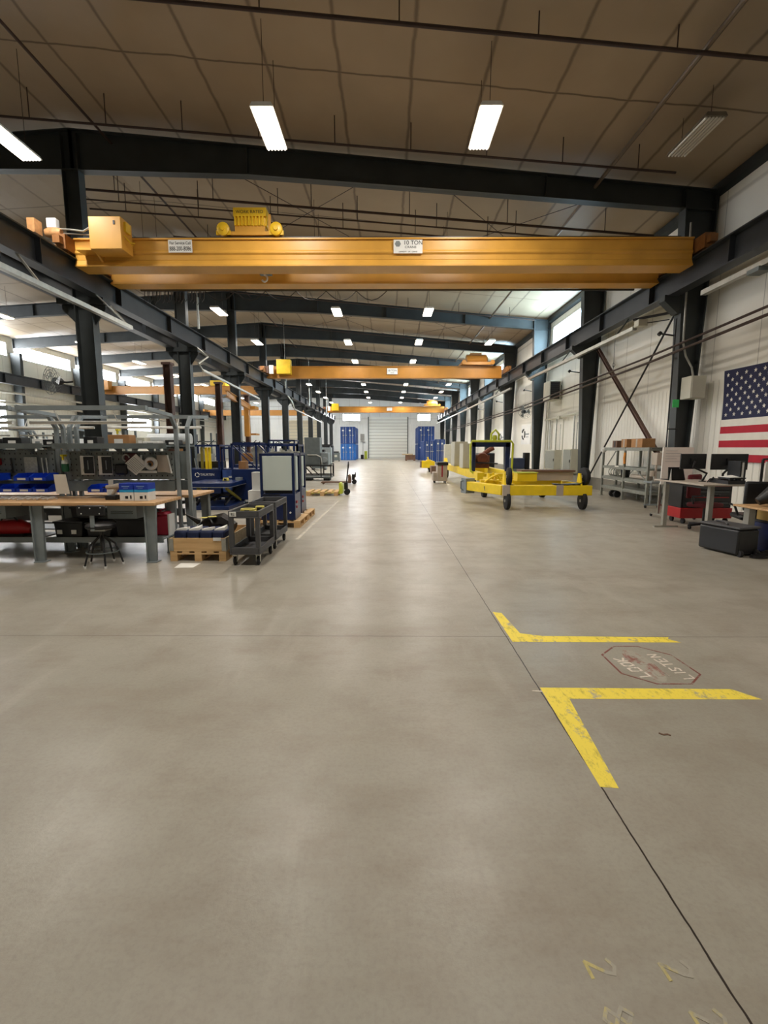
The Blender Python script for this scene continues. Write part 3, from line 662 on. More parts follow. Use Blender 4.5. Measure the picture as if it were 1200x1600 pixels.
# wall signs with ring emblem
for k, (y, z, s) in enumerate(((28.6, 2.35, 1.0), (34.5, 2.3, .8))):
    t = thing('wall_sign', ('white wall sign with black ring emblem behind the wall fan', 'farther small white wall sign with ring emblem')[k], 'sign', (XR, y, z - .6 * s))
    MB().box(XR - .03, XR - .005, y - 1.0 * s, y + .9 * s, z - .55 * s, z + .6 * s).build('panel', M_WHITE, t, world=True)
    mb = MB()
    for i in range(3):
        a0 = 2 * PI * i / 3 + .4
        mb.tube([(XR - .036, y + .35 * s + .28 * s * math.cos(a0 + q * .28), z + .05 + .28 * s * math.sin(a0 + q * .28)) for q in range(6)], .05 * s, 6)
    mb.build('emblem', M_BLACK, t, world=True)
    MB().box(XR - .04, XR - .03, y - .7 * s, y - .05 * s, z, z + .09 * s).box(XR - .04, XR - .03, y - .6 * s, y - .1 * s, z - .14 * s, z - .10 * s).build('faint_writing', M_GREY, t, world=True)
t = thing('wall_poster', 'rust and cream blotched hanging by the third right column', 'poster', (8.1, 26.2, 1.2))
MB().lathe([(.1, XR - .16), (.42, XR - .12), (.46, XR - .06), (.3, XR - .02)], (0, 26.5, 1.45), 'x', 11).build('panel', mat('rust_cream_print', (176, 132, 106), .7, 0, .45, 5), t, world=True)
# electrical cabinets and conduits
def elec(y0, y1, z0, z1, x, label):
    t = thing('electrical_cabinet', label, 'electrical cabinet', (x, (y0 + y1) / 2, z0), 0, 'electrical cabinets on the right wall')
    MB().box(x, XR - .012, y0, y1, z0, z1).build('body', M_BEIGE, t, world=True, bevel=.01)
    MB().box(x - .015, x, y0 + .03, y1 - .03, z0 + .04, z1 - .04).build('door', mat('cabinet_grey', (138, 140, 130), .5, 0, .05), t, world=True)
    MB().box(x - .04, x - .015, y0 + .06, y0 + .1, (z0 + z1) / 2 - .06, (z0 + z1) / 2 + .06).build('handle', M_BLACK, t, world=True)
    MB().tube([(XR - .1, (y0 + y1) / 2, z1), (XR - .1, (y0 + y1) / 2, 3.0)], .035).tube([(XR - .1, y0 + .1, z1), (XR - .1, y0 + .1, 2.7)], .02).build('conduit', M_GALV, t, world=True)
elec(22.6, 23.9, .55, 1.5, 8.0, 'wide grey electrical cabinet between the second and third right columns')
elec(20.6, 21.5, .5, 1.55, 8.0, 'narrow grey electrical cabinet just past the second right column')
elec(24.0, 24.3, 1.0, 1.35, 8.1, 'small dark meter box left of the wide grey electrical cabinet')
for k, y in enumerate((19.6, 22.2, 24.3, 24.6)):
    tag(MB().tube([(8.2, y, .5), (8.2, y, 4.5 if k > 1 else 2.9)], .025).build('wall_conduit', M_BEIGE), 'pale vertical conduit on the right wall, %s past the second column' % ORD[k], 'conduit')
tag(MB().tube([(8.15, 20.2, 3.05), (8.15, 24.6, 3.0)], .05).box(8.05, 8.2, 20.1, 20.4, 2.95, 3.1).box(8.05, 8.2, 22.4, 22.7, 2.93, 3.08).build('wall_duct', M_BEIGE), 'horizontal pale raceway above the electrical cabinets', 'conduit')

# ================================================================ FLAG
def flag():
    y0, y1, z0, z1 = 7.9, 11.93, 1.28, 3.47
    t = thing('wall_flag', 'large american flag with white stars hanging on the right wall', 'flag', (XR - .06, (y0 + y1) / 2, z0))
    def wave(y, z): return XR - .05 - .02 * math.sin(y * 2.4 + z) - .015 * math.sin(z * 3 + y * 1.3)
    me = MB(); n, mrow = 48, 39
    vs = []; 
    for layer in (0, .006):
        for j in range(mrow + 1):
            for i in range(n + 1):
                y = y1 + (y0 - y1) * i / n; z = z1 + (z0 - z1) * j / mrow; z += .05 * (i / n) ** 1 * 0 
                vs.append((wave(y, z) + layer, y, z))
    fs = []; mi = []; K = (n + 1) * (mrow + 1)
    for j in range(mrow):
        for i in range(n):
            a = j * (n + 1) + i; fs.append((a, a + 1, a + n + 2, a + n + 1)); st = j // 3
            canton = st < 7 and i < n * .4; mi.append(2 if canton else (0 if st % 2 == 0 else 1))
            b = a + K; fs.append((b + n + 1, b + n + 2, b + 1, b)); mi.append(mi[-1])
    me.v = vs; me.f = fs; me.m = mi
    me.build('cloth', [mat('flag_red', (176, 22, 44), .75, 0, .06), mat('flag_white', (226, 222, 210), .75, 0, .04), mat('flag_navy', (26, 30, 66), .75, 0, .1)], t, world=True)
    sb = MB(); cw = (y1 - y0) * .4; ch = (z1 - z0) * 7 / 13
    for r in range(9):
        for c in range(6 if r % 2 == 0 else 5):
            y = y1 - cw * ((2 * c + 1 if r % 2 == 0 else 2 * c + 2) / 12); z = z1 - ch * (r + 1) / 10
            x = wave(y, z) - .006; R = .052
            pts = [(y + (R if k % 2 == 0 else R * .42) * math.sin(k * PI / 5), z + (R if k % 2 == 0 else R * .42) * math.cos(k * PI / 5)) for k in range(10)]
            sb.prism(pts, 'x', x - .002, x + .002)
    sb.build('stars', MATS['flag_white'], t, world=True, smooth=False)
flag()

# ================================================================ FLOOR MARKINGS
PY = paint_material('worn_yellow_paint', (250, 226, 80), .435)
PR = paint_material('worn_red_paint', (128, 68, 60), .46)
PW = paint_material('worn_white_paint', (226, 214, 200), .44)
def flat(name, polys, m, label, cat, group=None, z=.0009):
    mb = MB()
    for p in polys: mb.prism(p, 'z', .0, z)
    return tag(mb.build(name, m, smooth=False), label, cat, group)
flat('floor_marking', [[(1.055, 4.5), (1.135, 4.47), (1.175, 3.96), (1.06, 3.79)], [(1.06, 3.79), (1.175, 3.96), (1.35, 3.90), (2.43, 3.88), (2.40, 3.84), (2.47, 3.77), (1.06, 3.775)]], PY, 'worn yellow corner line on the floor beyond the red octagon', 'floor marking', 'yellow corner lines on the floor')
flat('floor_marking', [[(1.045, 3.015), (2.33, 3.0), (2.44, 2.87), (1.19, 2.872), (1.115, 2.06), (1.03, 2.07)]], PY, 'worn yellow L-shaped line nearest the camera, below the red octagon', 'floor marking', 'yellow corner lines on the floor')
RZ = [0]
def ribbon(mb, pts, wd, z=.0007):
    for a, b in zip(pts[:-1], pts[1:]):
        a, b = Vector((*a, 0)), Vector((*b, 0)); d = (b - a); 
        if d.length < 1e-4: continue
        n = Vector((-d.y, d.x, 0)).normalized() * wd / 2; e = d.normalized() * wd * .3
        q = [a - n - e, b - n + e, b + n + e, a + n - e]; RZ[0] = (RZ[0] + 1) % 12; mb.prism([(p.x, p.y) for p in q], 'z', 0, z + .0001 * RZ[0])
o8 = [(1.87, 3.69), (2.06, 3.69), (2.24, 3.53), (2.26, 3.21), (2.11, 3.07), (1.87, 3.07), (1.70, 3.22), (1.70, 3.53), (1.87, 3.69)]
mk = thing('floor_marking', 'worn red octagon with faded stop, look and listen lettering on the floor', 'floor marking', (1.98, 3.38, 0))
mb = MB(); ribbon(mb, o8, .013); mb.build('outline', PR, mk, world=True, smooth=False)
mb = MB(); mb.prism([(1.93 + .09 * math.cos(a), 3.36 + .27 * math.sin(a)) for a in [2 * PI * i / 14 for i in range(14)]], 'z', 0, .0006)
mb.build('faded_patch', paint_material('faded_red', (150, 100, 90), .56), mk, world=True, smooth=False)
STROKES = {'L': [[(0, 1), (0, 0), (.6, 0)]], 'O': [[(.1, 0), (.6, 0), (.65, .5), (.6, 1), (.1, 1), (0, .5), (.1, 0)]], 'K': [[(0, 0), (0, 1)], [(.6, 1), (0, .45), (.6, 0)]], 'I': [[(.15, 0), (.15, 1)]],
           'S': [[(0, .1), (.4, 0), (.6, .25), (.1, .65), (.15, .95), (.6, .9)]], 'T': [[(0, 1), (.7, 1)], [(.35, 1), (.35, 0)]], 'E': [[(.55, 1), (0, 1), (0, 0), (.55, 0)], [(0, .5), (.45, .5)]], 'N': [[(0, 0), (0, 1), (.55, 0), (.55, 1)]], 'P': [[(0, 0), (0, 1), (.55, .95), (.55, .55), (0, .5)]],
           '2': [[(.6, 0), (0, 0), (.5, .6), (.6, .85), (.35, 1), (.05, .85)]], '8': [[(.3, .5), (.05, .75), (.3, 1), (.55, .75), (.3, .5), (0, .25), (.3, 0), (.6, .25), (.3, .5)]]}
def word(mb, s, org, rd, up, h, wd, adv=.85, cw=1.0):
    x = 0
    for ch in s:
        for st in STROKES[ch]:
            ribbon(mb, [(org[0] + rd[0] * (x + p * cw) * h + up[0] * q * h, org[1] + rd[1] * (x + p * cw) * h + up[1] * q * h) for p, q in st], wd)
        x += (.45 if ch == 'I' else adv) * cw
rd, up = (-.25, .97), (-.97, -.25)
mb = MB(); word(mb, 'LOOK', (1.885, 3.18), (-.17, .985), (-.985, -.17), .078, .016, .95, 1.1); word(mb, 'LISTEN', (2.18, 3.15), (-.12, .99), (-.99, -.12), .078, .013, .95, 1.05)
mb.build('lettering', PW, mk, world=True, smooth=False)
mb = MB(); word(mb, 'STOP', (2.03, 3.18), (-.16, .98), (-.98, -.16), .085, .015, .95, 1.2); mb.build('lettering', paint_material('faded_red_letters', (146, 92, 82), .54), mk, world=True, smooth=False)
PS = paint_material('sprayed_yellow', (196, 182, 118), .53)
for k, (s, x, y, d) in enumerate((('2', .63, 1.29, 'upper left'), ('2', .865, 1.285, 'upper right'), ('8', .62, 1.16, 'lower left'), ('2', .88, 1.155, 'lower right'))):
    mb = MB(); word(mb, s, (x, y), (.15, -.99), (.99, .15), .085, .011, .8, .9)
    tag(mb.build('floor_number', PS, smooth=False), 'faint yellow sprayed %s on the floor, %s of the group of four' % ({'2': 'two', '8': 'eight'}[s], d), 'floor marking', 'sprayed numbers on the floor')
tag(MB().prism([(-1.62, 8.2), (-1.56, 8.2), (-1.45, 14.3), (-1.50, 14.3)], 'z', 0, .002).build('floor_marking', paint_material('worn_pale_line', (196, 188, 170), .5), smooth=False), 'long faded pale line on the floor beside the navy cabinets', 'floor marking')
mb = MB(); ribbon(mb, [(.98, 2.97), (1.04, 2.965)], .012); tag(mb.build('floor_mark', PW, smooth=False), 'small white chalk dash left of the near yellow corner', 'floor marking')
mb = MB(); ribbon(mb, [(1.56, 2.5), (1.575, 2.485), (1.6, 2.49), (1.61, 2.48)], .01, .004); tag(mb.build('floor_scrap', M_BROWN, smooth=False), 'tiny dark scrap lying on the floor right of the near yellow line', 'debris')
# ================================================================ WORKBENCHES (left)
def workbench():
    """origin: front right floor corner; runs to -x 1.85, to +y .86; uprights at the back lean an arm over the front"""
    t = thing('workbench', 'bench', 'workbench', (0, 0, 0), 0, 'grey steel workbenches with maple tops')
    MB().box(-1.84, 0, 0, .88, .815, .86).build('worktop', M_WOOD, t, bevel=.008)
    for x in (-1.70, -.1):
        for fy, s in ((.10, 1), (.74, -1)):
            MB().prism([(x - .055, 0), (x + .045, 0), (x + .075, .815), (x - .085, .815)], 'y', fy - .02, fy + .02).prism([(fy - .05, 0), (fy + .05, 0), (fy + .05, .815), (fy - .05, .815)], 'x', x - .08, x - .06).box(x - .08, x + .07, fy - .07, fy + .07, 0, .012).build('leg', M_GREY, t)
    MB().box(-1.76, -.04, .3, .84, .28, .30).box(-1.76, -.04, .28, .30, .24, .32).build('lower_shelf', M_GREY, t)
    MB().box(-1.6, -.16, .70, .73, .5, .62).build('back_rail', M_GREY, t)
    for x in (-1.80, -.05):
        MB().beam((x, .93, .0), (x, .93, 1.93), .05, .05).beam((x, .93, 1.92), (x, .78, 2.10), .05, .05).beam((x, .79, 2.10), (x, .06, 2.14), .05, .05).build('upright', M_GREY, t)
    pb = MB().box(-1.76, -.09, .885, .905, 1.12, 1.56).build('pegboard', M_PEG, t)
    mb = MB()
    for i in range(20):
        for j in range(5):
            mb.box(-1.70 + i * .083, -1.685 + i * .083, .883, .886, 1.17 + j * .085, 1.195 + j * .085)
    mb.build('peg_hole', M_BLACK, pb)
    MB().box(-1.78, -.07, .62, .92, 1.63, 1.655).box(-1.78, -.07, .61, .625, 1.60, 1.68).build('upper_shelf', M_DGREY, t)
    mb = MB()
    for x in (-1.4, -.9, -.4): mb.prism([(.90, 1.63), (.66, 1.63), (.90, 1.50)], 'x', x - .01, x + .01)
    mb.build('shelf_bracket', M_DGREY, t)
    MB().box(-1.76, -.09, .87, .90, .94, 1.10).build('bin_rail', M_DGREY, t)
    MB().box(-1.80, -.03, .0, .06, 2.12, 2.18).build('light_rail', M_GREY, t)
    MB().tube([(-1.72, .15, 1.96), (-.1, .15, 1.96)], .022).tube([(-1.3, .15, 1.96), (-1.3, .05, 2.12)], .006, 5).tube([(-.5, .15, 1.96), (-.5, .05, 2.12)], .006, 5).build('lamp_tube', M_WHITE, t)
    d = MB().box(-.72, -.3, .1, .55, .62, .815).build('drawer', M_GREY, t, bevel=.005)
    MB().box(-.66, -.36, .085, .1, .69, .70).box(-.66, -.36, .085, .1, .72, .725).build('handle', M_DGREY, d)
    return t
wb = workbench(); wb.location = (-3.22, 6.45, 0); wb['label'] = 'nearest right-hand workbench, with the glove boxes and bar stool'
WB2 = dup(wb, (-5.08, 6.45, 0), 0, 'near workbench at the left picture edge with blue bins')
dup(wb, (-4.94, 8.42, 0), PI, 'workbench behind the glove-box bench, facing away from the camera')
dup(wb, (-6.8, 8.42, 0), PI, 'workbench behind the blue-bin bench, facing away from the camera')
for k, (x, y) in enumerate(((-8.9, 13.6), (-10.8, 13.6), (-12.7, 13.6))):
    dup(wb, (x, y, 0), 0, 'workbench in the left bay beyond the first middle column, %s from the aisle' % ORD[k])

for c in list(WB2.children):
    if c.name.startswith('leg'):
        if max(v.co.x for v in c.data.vertices) > -.5: bpy.data.objects.remove(c)

def simple(name, mb, m, label, cat, group=None, bevel=0.0):
    return tag(mb.build(name, m, None, bevel=bevel), label, cat, group)
# on the near right bench
YP = 7.33     # face of the pegboard
for k, x in enumerate((-4.62, -4.34)):
    t = thing('slim_package', 'dark and white package on the pegboard, %s one' % ('left', 'right')[k], 'package', (x, YP, 1.2), 0, 'two slim packages hung on the pegboard')
    MB().box(x - .12, x + .08, YP - .04, YP - .005, 1.2, 1.49).build('card', M_WHITE, t, world=True)
    MB().box(x - .06, x + .085, YP - .055, YP - .04, 1.22, 1.475).box(x + .0, x + .015, YP - .058, YP - .055, 1.28, 1.42, 1).build('contents', [M_SCREEN, M_GREY], t, world=True)
t = thing('clipboard', 'paper sheet turned on its corner over a maroon board on the pegboard', 'clipboard', (-3.92, YP, 1.2))
MB().box(-4.06, -3.86, YP - .02, YP - .005, 1.33, 1.53).build('board', mat('maroon_board', (70, 22, 30), .6), t, world=True, bevel=.01)
MB().prism([(-4.08, 1.35), (-3.89, 1.19), (-3.70, 1.36), (-3.87, 1.52)], 'y', YP - .035, YP - .03).build('sheet', M_PAPER, t, world=True)
mb = MB()
for i in range(7):
    a = .1 + i * .12; mb.beam((-4.06 + .17 * a + .01, YP - .037, 1.352 + .15 * a), (-3.90 + .17 * a, YP - .037, 1.21 + .15 * a), .002, .006)
mb.build('writing', M_GREY, t, world=True)
t = thing('tape_roll', 'white tape roll with brown core hung on the pegboard', 'tape', (-3.65, YP, 1.3))
mb = MB().tube([(-3.64 + .075 * math.cos(a), YP - .05, 1.375 + .075 * math.sin(a)) for a in [2 * PI * i / 20 for i in range(20)]], .032, 8, closed=True); mb.build('roll', M_WHITE, t, world=True)
mb = MB().tube([(-3.66 + .045 * math.cos(a), YP - .06, 1.36 + .045 * math.sin(a)) for a in [2 * PI * i / 16 for i in range(16)]], .012, 6, closed=True); mb.build('core', M_CARD, t, world=True)
simple('scraper', MB().box(-3.81, -3.78, YP - .03, YP - .005, 1.36, 1.50), M_ALU, 'slim pale blade hung left of the tape roll', 'tool')
t = thing('sanding_sheet', 'brown curled sheet hung at the right end of the pegboard', 'sheet', (-3.45, YP, 1.25))
MB().add([(-3.56, YP - .02, 1.5), (-3.56, YP - .02, 1.24), (-3.50, YP - .04, 1.24), (-3.50, YP - .04, 1.5), (-3.42, YP - .045, 1.24), (-3.45, YP - .045, 1.5), (-3.35, YP - .02, 1.22), (-3.40, YP - .02, 1.5)], [(0, 1, 2, 3), (3, 2, 4, 5), (5, 4, 6, 7)]).build('face', M_TAUPE, t, world=True)
MB().prism([(-3.40, 1.5), (-3.38, 1.5), (-3.33, 1.22), (-3.35, 1.22)], 'y', YP - .03, YP - .015).build('white_edge', M_WHITE, t, world=True)
simple('steel_ruler', MB().box(-3.87, -3.58, YP - .02, YP - .005, 1.225, 1.26), M_WHITE, 'white ruler lying along the bottom of the pegboard', 'ruler')
mb = MB().tube([(-4.03 + .05 * math.cos(a), YP - .03, 1.46 + .05 * math.sin(a)) for a in [PI * 2 * i / 14 for i in range(11)]], .012, 6)
simple('hose_clamp', mb, M_GALV, 'round metal clamp hung between the packages and the clipboard', 'clamp')
simple('black_pouch', MB().box(-4.2, -4.02, YP - .08, YP - .005, 1.2, 1.37), M_BLACK, 'black pouch hanging right of the slim packages', 'pouch', bevel=.03)
simple('small_gauge', MB().lathe([(.04, YP - .05), (.045, YP - .01)], (-4.66, 0, 1.27), 'y').box(-4.68, -4.64, YP - .03, YP - .01, 1.31, 1.38), M_BEIGE, 'small pale gauge at the left end of the pegboard', 'gauge')
# glove boxes
for k, x in enumerate((-3.82, -3.61)):
    t = thing('glove_box', 'blue and white glove box on the bench, %s one' % ('left', 'right')[k], 'box', (x + .1, 6.75, .86), 0, 'glove boxes on the workbench')
    MB().box(x, x + .2, 6.68, 6.90, .86, .985).build('carton', M_WHITE, t, world=True, bevel=.003)
    MB().box(x, x + .2, 6.678, 6.902, .985, 1.02).build('stripe', mat('cyan_stripe', (40, 160, 220), .5), t, world=True)
    MB().box(x, x + .2, 6.676, 6.904, 1.02, 1.11).build('lid', mat('royal_blue_card', (22, 56, 168), .5), t, world=True, bevel=.003)
    MB().box(x + .04, x + .15, 6.674, 6.676, 1.06, 1.075).box(x + .06, x + .13, 6.674, 6.676, 1.04, 1.048).build('print_mark', mat('pale_blue_print', (120, 150, 210), .5), t, world=True)
    MB().box(x + .08, x + .12, 6.677, 6.68, .89, .93).box(x + .15, x + .17, 6.677, 6.68, .89, .94).build('pictogram', M_SCREEN, t, world=True)
# drill on the bench
t = thing('cordless_drill', 'dark cordless drill lying left of the glove boxes', 'drill', (-4.02, 6.85, .86))
MB().tube([(-4.10, 6.85, 1.04), (-3.90, 6.85, 1.06)], [.03, .045], 10).tube([(-3.94, 6.85, 1.04), (-4.02, 6.85, .93)], .025, 8).build('body', M_TAUPE, t, world=True)
MB().box(-4.1, -3.94, 6.79, 6.91, .86, .925).build('battery', M_BLACK, t, world=True, bevel=.01)
MB().tube([(-4.16, 6.85, 1.04), (-4.09, 6.85, 1.04)], [.006, .018], 8).build('chuck', M_BLACK, t, world=True)
simple('white_cup', MB().lathe([(.03, 0), (.036, .12)], (-4.12, 7.0, 1.02), 'z', 14).box(-4.16, -4.06, 6.95, 7.05, .86, 1.02), M_WHITE, 'white paper cup standing on a block behind the drill', 'cup')
def bin_(x, y, z, label, w_=.24, m=None):
    t = thing('parts_bin', label, 'bin', (x, y, z), 0, 'blue plastic parts bins')
    mb = MB().prism([(-.16, 0), (.12, 0), (.12, .11), (-.06, .11), (-.16, .06)], 'x', -w_ / 2, -w_ / 2 + .008).prism([(-.16, 0), (.12, 0), (.12, .11), (-.06, .11), (-.16, .06)], 'x', w_ / 2 - .008, w_ / 2)
    mb.box(-w_ / 2, w_ / 2, -.16, .12, 0, .008).box(-w_ / 2, w_ / 2, .112, .12, 0, .11).box(-w_ / 2, w_ / 2, -.16, -.152, 0, .055)
    mb.build('tray', m or M_BLUE, t)
    MB().box(-.06, .06, -.166, -.16, .015, .045).build('label_holder', M_WHITE, t)
    return t
p = bin_(-4.37, 7.18, .95, 'blue parts bin left of the drill on the near bench')
dup(p, (-4.12, 7.18, .95), 0, 'blue parts bin directly behind the drill and cup')
for k in range(4): dup(p, (-5.2 - k * .25, 7.18, .95), 0, 'blue parts bin in the lower row, %s from the bench upright' % ORD[k])
for k in range(3): dup(p, (-5.22 - k * .25 - (.25 if k > 1 else 0), 7.18, 1.12), 0, 'blue parts bin in the upper row, %s from the bench upright' % ORD[k])
# near left bench items
def spray(x, y, z, label, liquid):
    t = thing('spray_bottle', label, 'spray bottle', (x, y, z), 0, 'spray bottles')
    MB().lathe([(.045, 0), (.05, .02), (.05, .12)], n=16).build('liquid', liquid, t)
    MB().lathe([(.05, .12), (.045, .16), (.015, .21), (.015, .23)], n=16).build('bottle', mat('frosted_plastic', (206, 212, 206), .4), t)
    MB().box(-.02, .02, -.06, .03, .23, .26).box(-.012, .012, -.05, -.035, .18, .235).tube([(0, -.06, .25), (0, -.085, .25)], .01).build('trigger', mat('yellow_trigger', (232, 220, 50), .4), t)
    return t
spray(-4.95, 7.25, 1.25, 'green-filled spray bottle with yellow trigger hung on the pegboard', M_DKGREEN)
spray(-4.45, 7.9, 1.66, 'white spray bottle with yellow trigger on the top shelf', M_WHITE)
simple('hanging_notice', MB().box(-5.62, -5.42, 7.30, 7.31, 1.20, 1.47), mat('grey_print', (176, 178, 168), .7, 0, .2, 30), 'grey printed notice on the left bench pegboard', 'notice')
simple('paper_sheet', MB().prism([(-4.97, 1.22), (-4.79, 1.22), (-4.75, .93), (-4.95, .93)], 'y', 7.0, 7.006), M_PAPER, 'white lined sheet leaning beside the bench upright', 'paper')
for k, x in enumerate((-6.05, -5.82, -5.34, -5.27)):
    nm = ('red_tool', 'hex_key_set', 'steel_rod', 'steel_rod')[k]; m = (M_RED, M_BLACK, M_ALU, M_ALU)[k]
    simple(nm, (MB().box(x - .06, x + .06, 7.28, 7.33, 1.35, 1.45) if k == 0 else MB().tube([(x, 7.3, 1.46), (x + .01, 7.3, 1.22)], .012)), m, ('red hand tool hung on the left pegboard', 'black key set hung on the left pegboard', 'left one of two thin steel rods on the left pegboard', 'right one of two thin steel rods on the left pegboard')[k], 'tool')
t = thing('plastic_wrap', 'crumpled clear wrap lying on the near left bench', 'wrap', (-5.5, 6.8, .86))
mb = MB()
for i in range(16): mb.tube([(-6.0 + i * .07, 6.75 + .06 * random.random(), .865), (-5.97 + i * .07, 6.83, .87 + .05 * random.random()), (-5.92 + i * .07, 6.9, .865)], .01, 5)
mb.build('film', mat('cloudy_film', (196, 192, 186), .25), t, world=True)
# under the benches
def tote(x0, x1, y0, y1, z0, z1, m, label, name='storage_tote', cat='tote', labels=()):
    t = thing(name, label, cat, ((x0 + x1) / 2, (y0 + y1) / 2, z0))
    MB().prism([(x0 + .02, z0), (x1 - .02, z0), (x1, z1), (x0, z1)], 'y', y0, y1).build('body', m, t, world=True, bevel=.01)
    MB().box(x0 - .01, x1 + .01, y0 - .01, y1 + .01, z1, z1 + .025).build('lid', m, t, world=True)
    for (a, b) in labels: MB().box(a, b, y0 - .014, y0 - .002, z0 + .05, z0 + .11).build('sticker', M_WHITE, t, world=True)
    return t
tote(-4.88, -4.46, 6.78, 7.2, .31, .52, M_BLACK, 'black tote with two white stickers under the near bench', labels=((-4.83, -4.76), (-4.62, -4.55)))
tote(-4.42, -4.05, 6.80, 7.2, .31, .50, M_BLACK, 'black tote behind the bar stool under the bench')
tote(-3.98, -3.55, 6.80, 7.2, .31, .56, M_BLACK, 'black tote at the right end under the bench')
tote(-4.7, -4.35, 6.9, 7.2, .575, .72, M_SCREEN, 'flat dark tote stacked on top of the stickered tote')
t = thing('tool_bag', 'red tool bag on the lower shelf at the left picture edge', 'bag', (-5.6, 7.0, .3))
MB().tube([(-5.95, 6.95, .42), (-5.85, 6.95, .43), (-5.5, 6.95, .43), (-5.33, 6.95, .40)], [.08, .12, .12, .06], 12).build('body', M_RED, t, world=True)
MB().box(-5.9, -5.4, 6.85, 7.05, .30, .34).build('base', M_BLACK, t, world=True)
MB().tube([(-5.75, 6.9, .54), (-5.7, 6.9, .6), (-5.55, 6.9, .6), (-5.5, 6.9, .54)], .012).build('handle', M_BLACK, t, world=True)
for k, (x, z, s) in enumerate(((-3.62, .60, .05), (-3.48, .6, .04), (-3.8, .6, .045))):
    simple('small_jar', MB().lathe([(s, 0), (s, .1), (s * .6, .12), (s * .6, .14)], (x, 6.95, z - .008), 'z', 12), (M_GALV, M_BEIGE, M_WHITE)[k], 'small %s jar on the black tote under the bench' % ('silver', 'beige', 'white')[k], 'jar')
t = thing('fuel_can', 'maroon jerrycan standing on the lower shelf at the bench end', 'canister', (-3.4, 7.1, .30))
MB().box(-3.50, -3.30, 6.98, 7.24, .302, .60).prism([(-3.50, .60), (-3.30, .60), (-3.34, .655), (-3.46, .655)], 'y', 6.98, 7.24).build('body', M_MAROON, t, world=True, bevel=.02)
MB().tube([(-3.46, 7.1, .655), (-3.46, 7.1, .685)], .025).tube([(-3.42, 7.02, .66), (-3.40, 7.04, .69), (-3.40, 7.18, .69), (-3.42, 7.2, .66)], .01).build('cap', M_MAROON, t, world=True)
MB().box(-3.295, -3.27, 6.98, 7.2, .302, .62).build('side_label', M_WHITE, t, world=True)
# stool
def stool():
    t = thing('bar_stool', 'black workshop stool with low backrest at the near bench', 'stool', (-3.92, 6.35, 0))
    MB().lathe([(.17, .52), (.19, .54), (.19, .57), (.16, .59)], n=20).build('seat', M_BLACK, t)
    MB().box(-.19, .19, -.21, -.17, .72, .86).build('backrest', M_BLACK, t, bevel=.03)
    MB().box(-.025, .025, -.19, -.17, .56, .74).box(-.025, .025, -.19, .05, .52, .54).build('back_post', M_GREY, t)
    MB().box(-.1, .1, -.08, .08, .49, .52).build('seat_plate', M_GALV, t)
    MB().tube([(0, 0, .2), (0, 0, .5)], .028).build('gas_column', M_BLACK, t)
    for i in range(5):
        a = 2 * PI * i / 5 + .3; q = MB().tube([(.02 * math.cos(a), .02 * math.sin(a), .42), (.16 * math.cos(a), .16 * math.sin(a), .30), (.24 * math.cos(a), .24 * math.sin(a), .03)], [.014, .014, .012]).build('leg', M_BLACK, t)
        MB().lathe([(.016, 0), (.02, .03)], (.24 * math.cos(a), .24 * math.sin(a), 0), 'z', 10).build('foot_cap', M_WHITE, q)
    MB().tube([(.2 * math.cos(a), .2 * math.sin(a), .2) for a in [2 * PI * i / 24 for i in range(24)]], .009, 6, closed=True).build('foot_ring', M_DGREY, t)
    mb = MB()
    for x, z in ((-.14, .83), (.14, .83), (-.12, .75), (.12, .75), (0, .82)): mb.lathe([(.008, -.214), (.008, -.208)], (x, 0, z), 'y', 8)
    mb.build('bolt', M_WHITE, t)
stool()
# shelf clutter on the upper shelves
cl = [(-6.7, .3, .14, M_WHITE, 'white carton'), (-6.3, .24, .1, M_BLACK, 'black case'), (-5.95, .3, .12, M_SCREEN, 'dark grey case'), (-5.6, .18, .1, M_WHITE, 'small white carton'), (-5.35, .22, .09, M_BLACK, 'low black case'),
      (-4.75, .22, .13, M_BLACK, 'square black case'), (-4.25, .34, .16, M_CARD, 'cardboard carton'), (-3.95, .14, .12, M_BEIGE, 'beige carton'), (-3.75, .24, .06, M_WHITE, 'flat white carton'), (-3.45, .2, .08, M_BLACK, 'low dark case')]
for k, (x, w_, h, m, d) in enumerate(cl):
    y = 7.62 + .08 * (k % 2)
    t = thing('shelf_box', '%s on the far top shelf, %s from the left' % (d, ORD[k]), 'box', (x, y, 1.656), 0, 'boxes and cases on the top shelves')
    MB().box(x - w_ / 2, x + w_ / 2, y - .1, y + .1, 1.656, 1.656 + h).build('body', m, t, world=True, bevel=.006)
    MB().box(x - w_ * .2, x + w_ * .2, y - .104, y - .1, 1.67, 1.656 + h * .6).build('sticker', M_GREY if m is M_WHITE else M_WHITE, t, world=True)
simple('wrapped_roll', MB().tube([(-4.0, 8.0, 1.755), (-3.3, 8.0, 1.755)], .095, 14), mat('clear_film', (214, 222, 226), .2), 'pale shiny wrapped roll on the far top shelf under the bright window', 'roll')

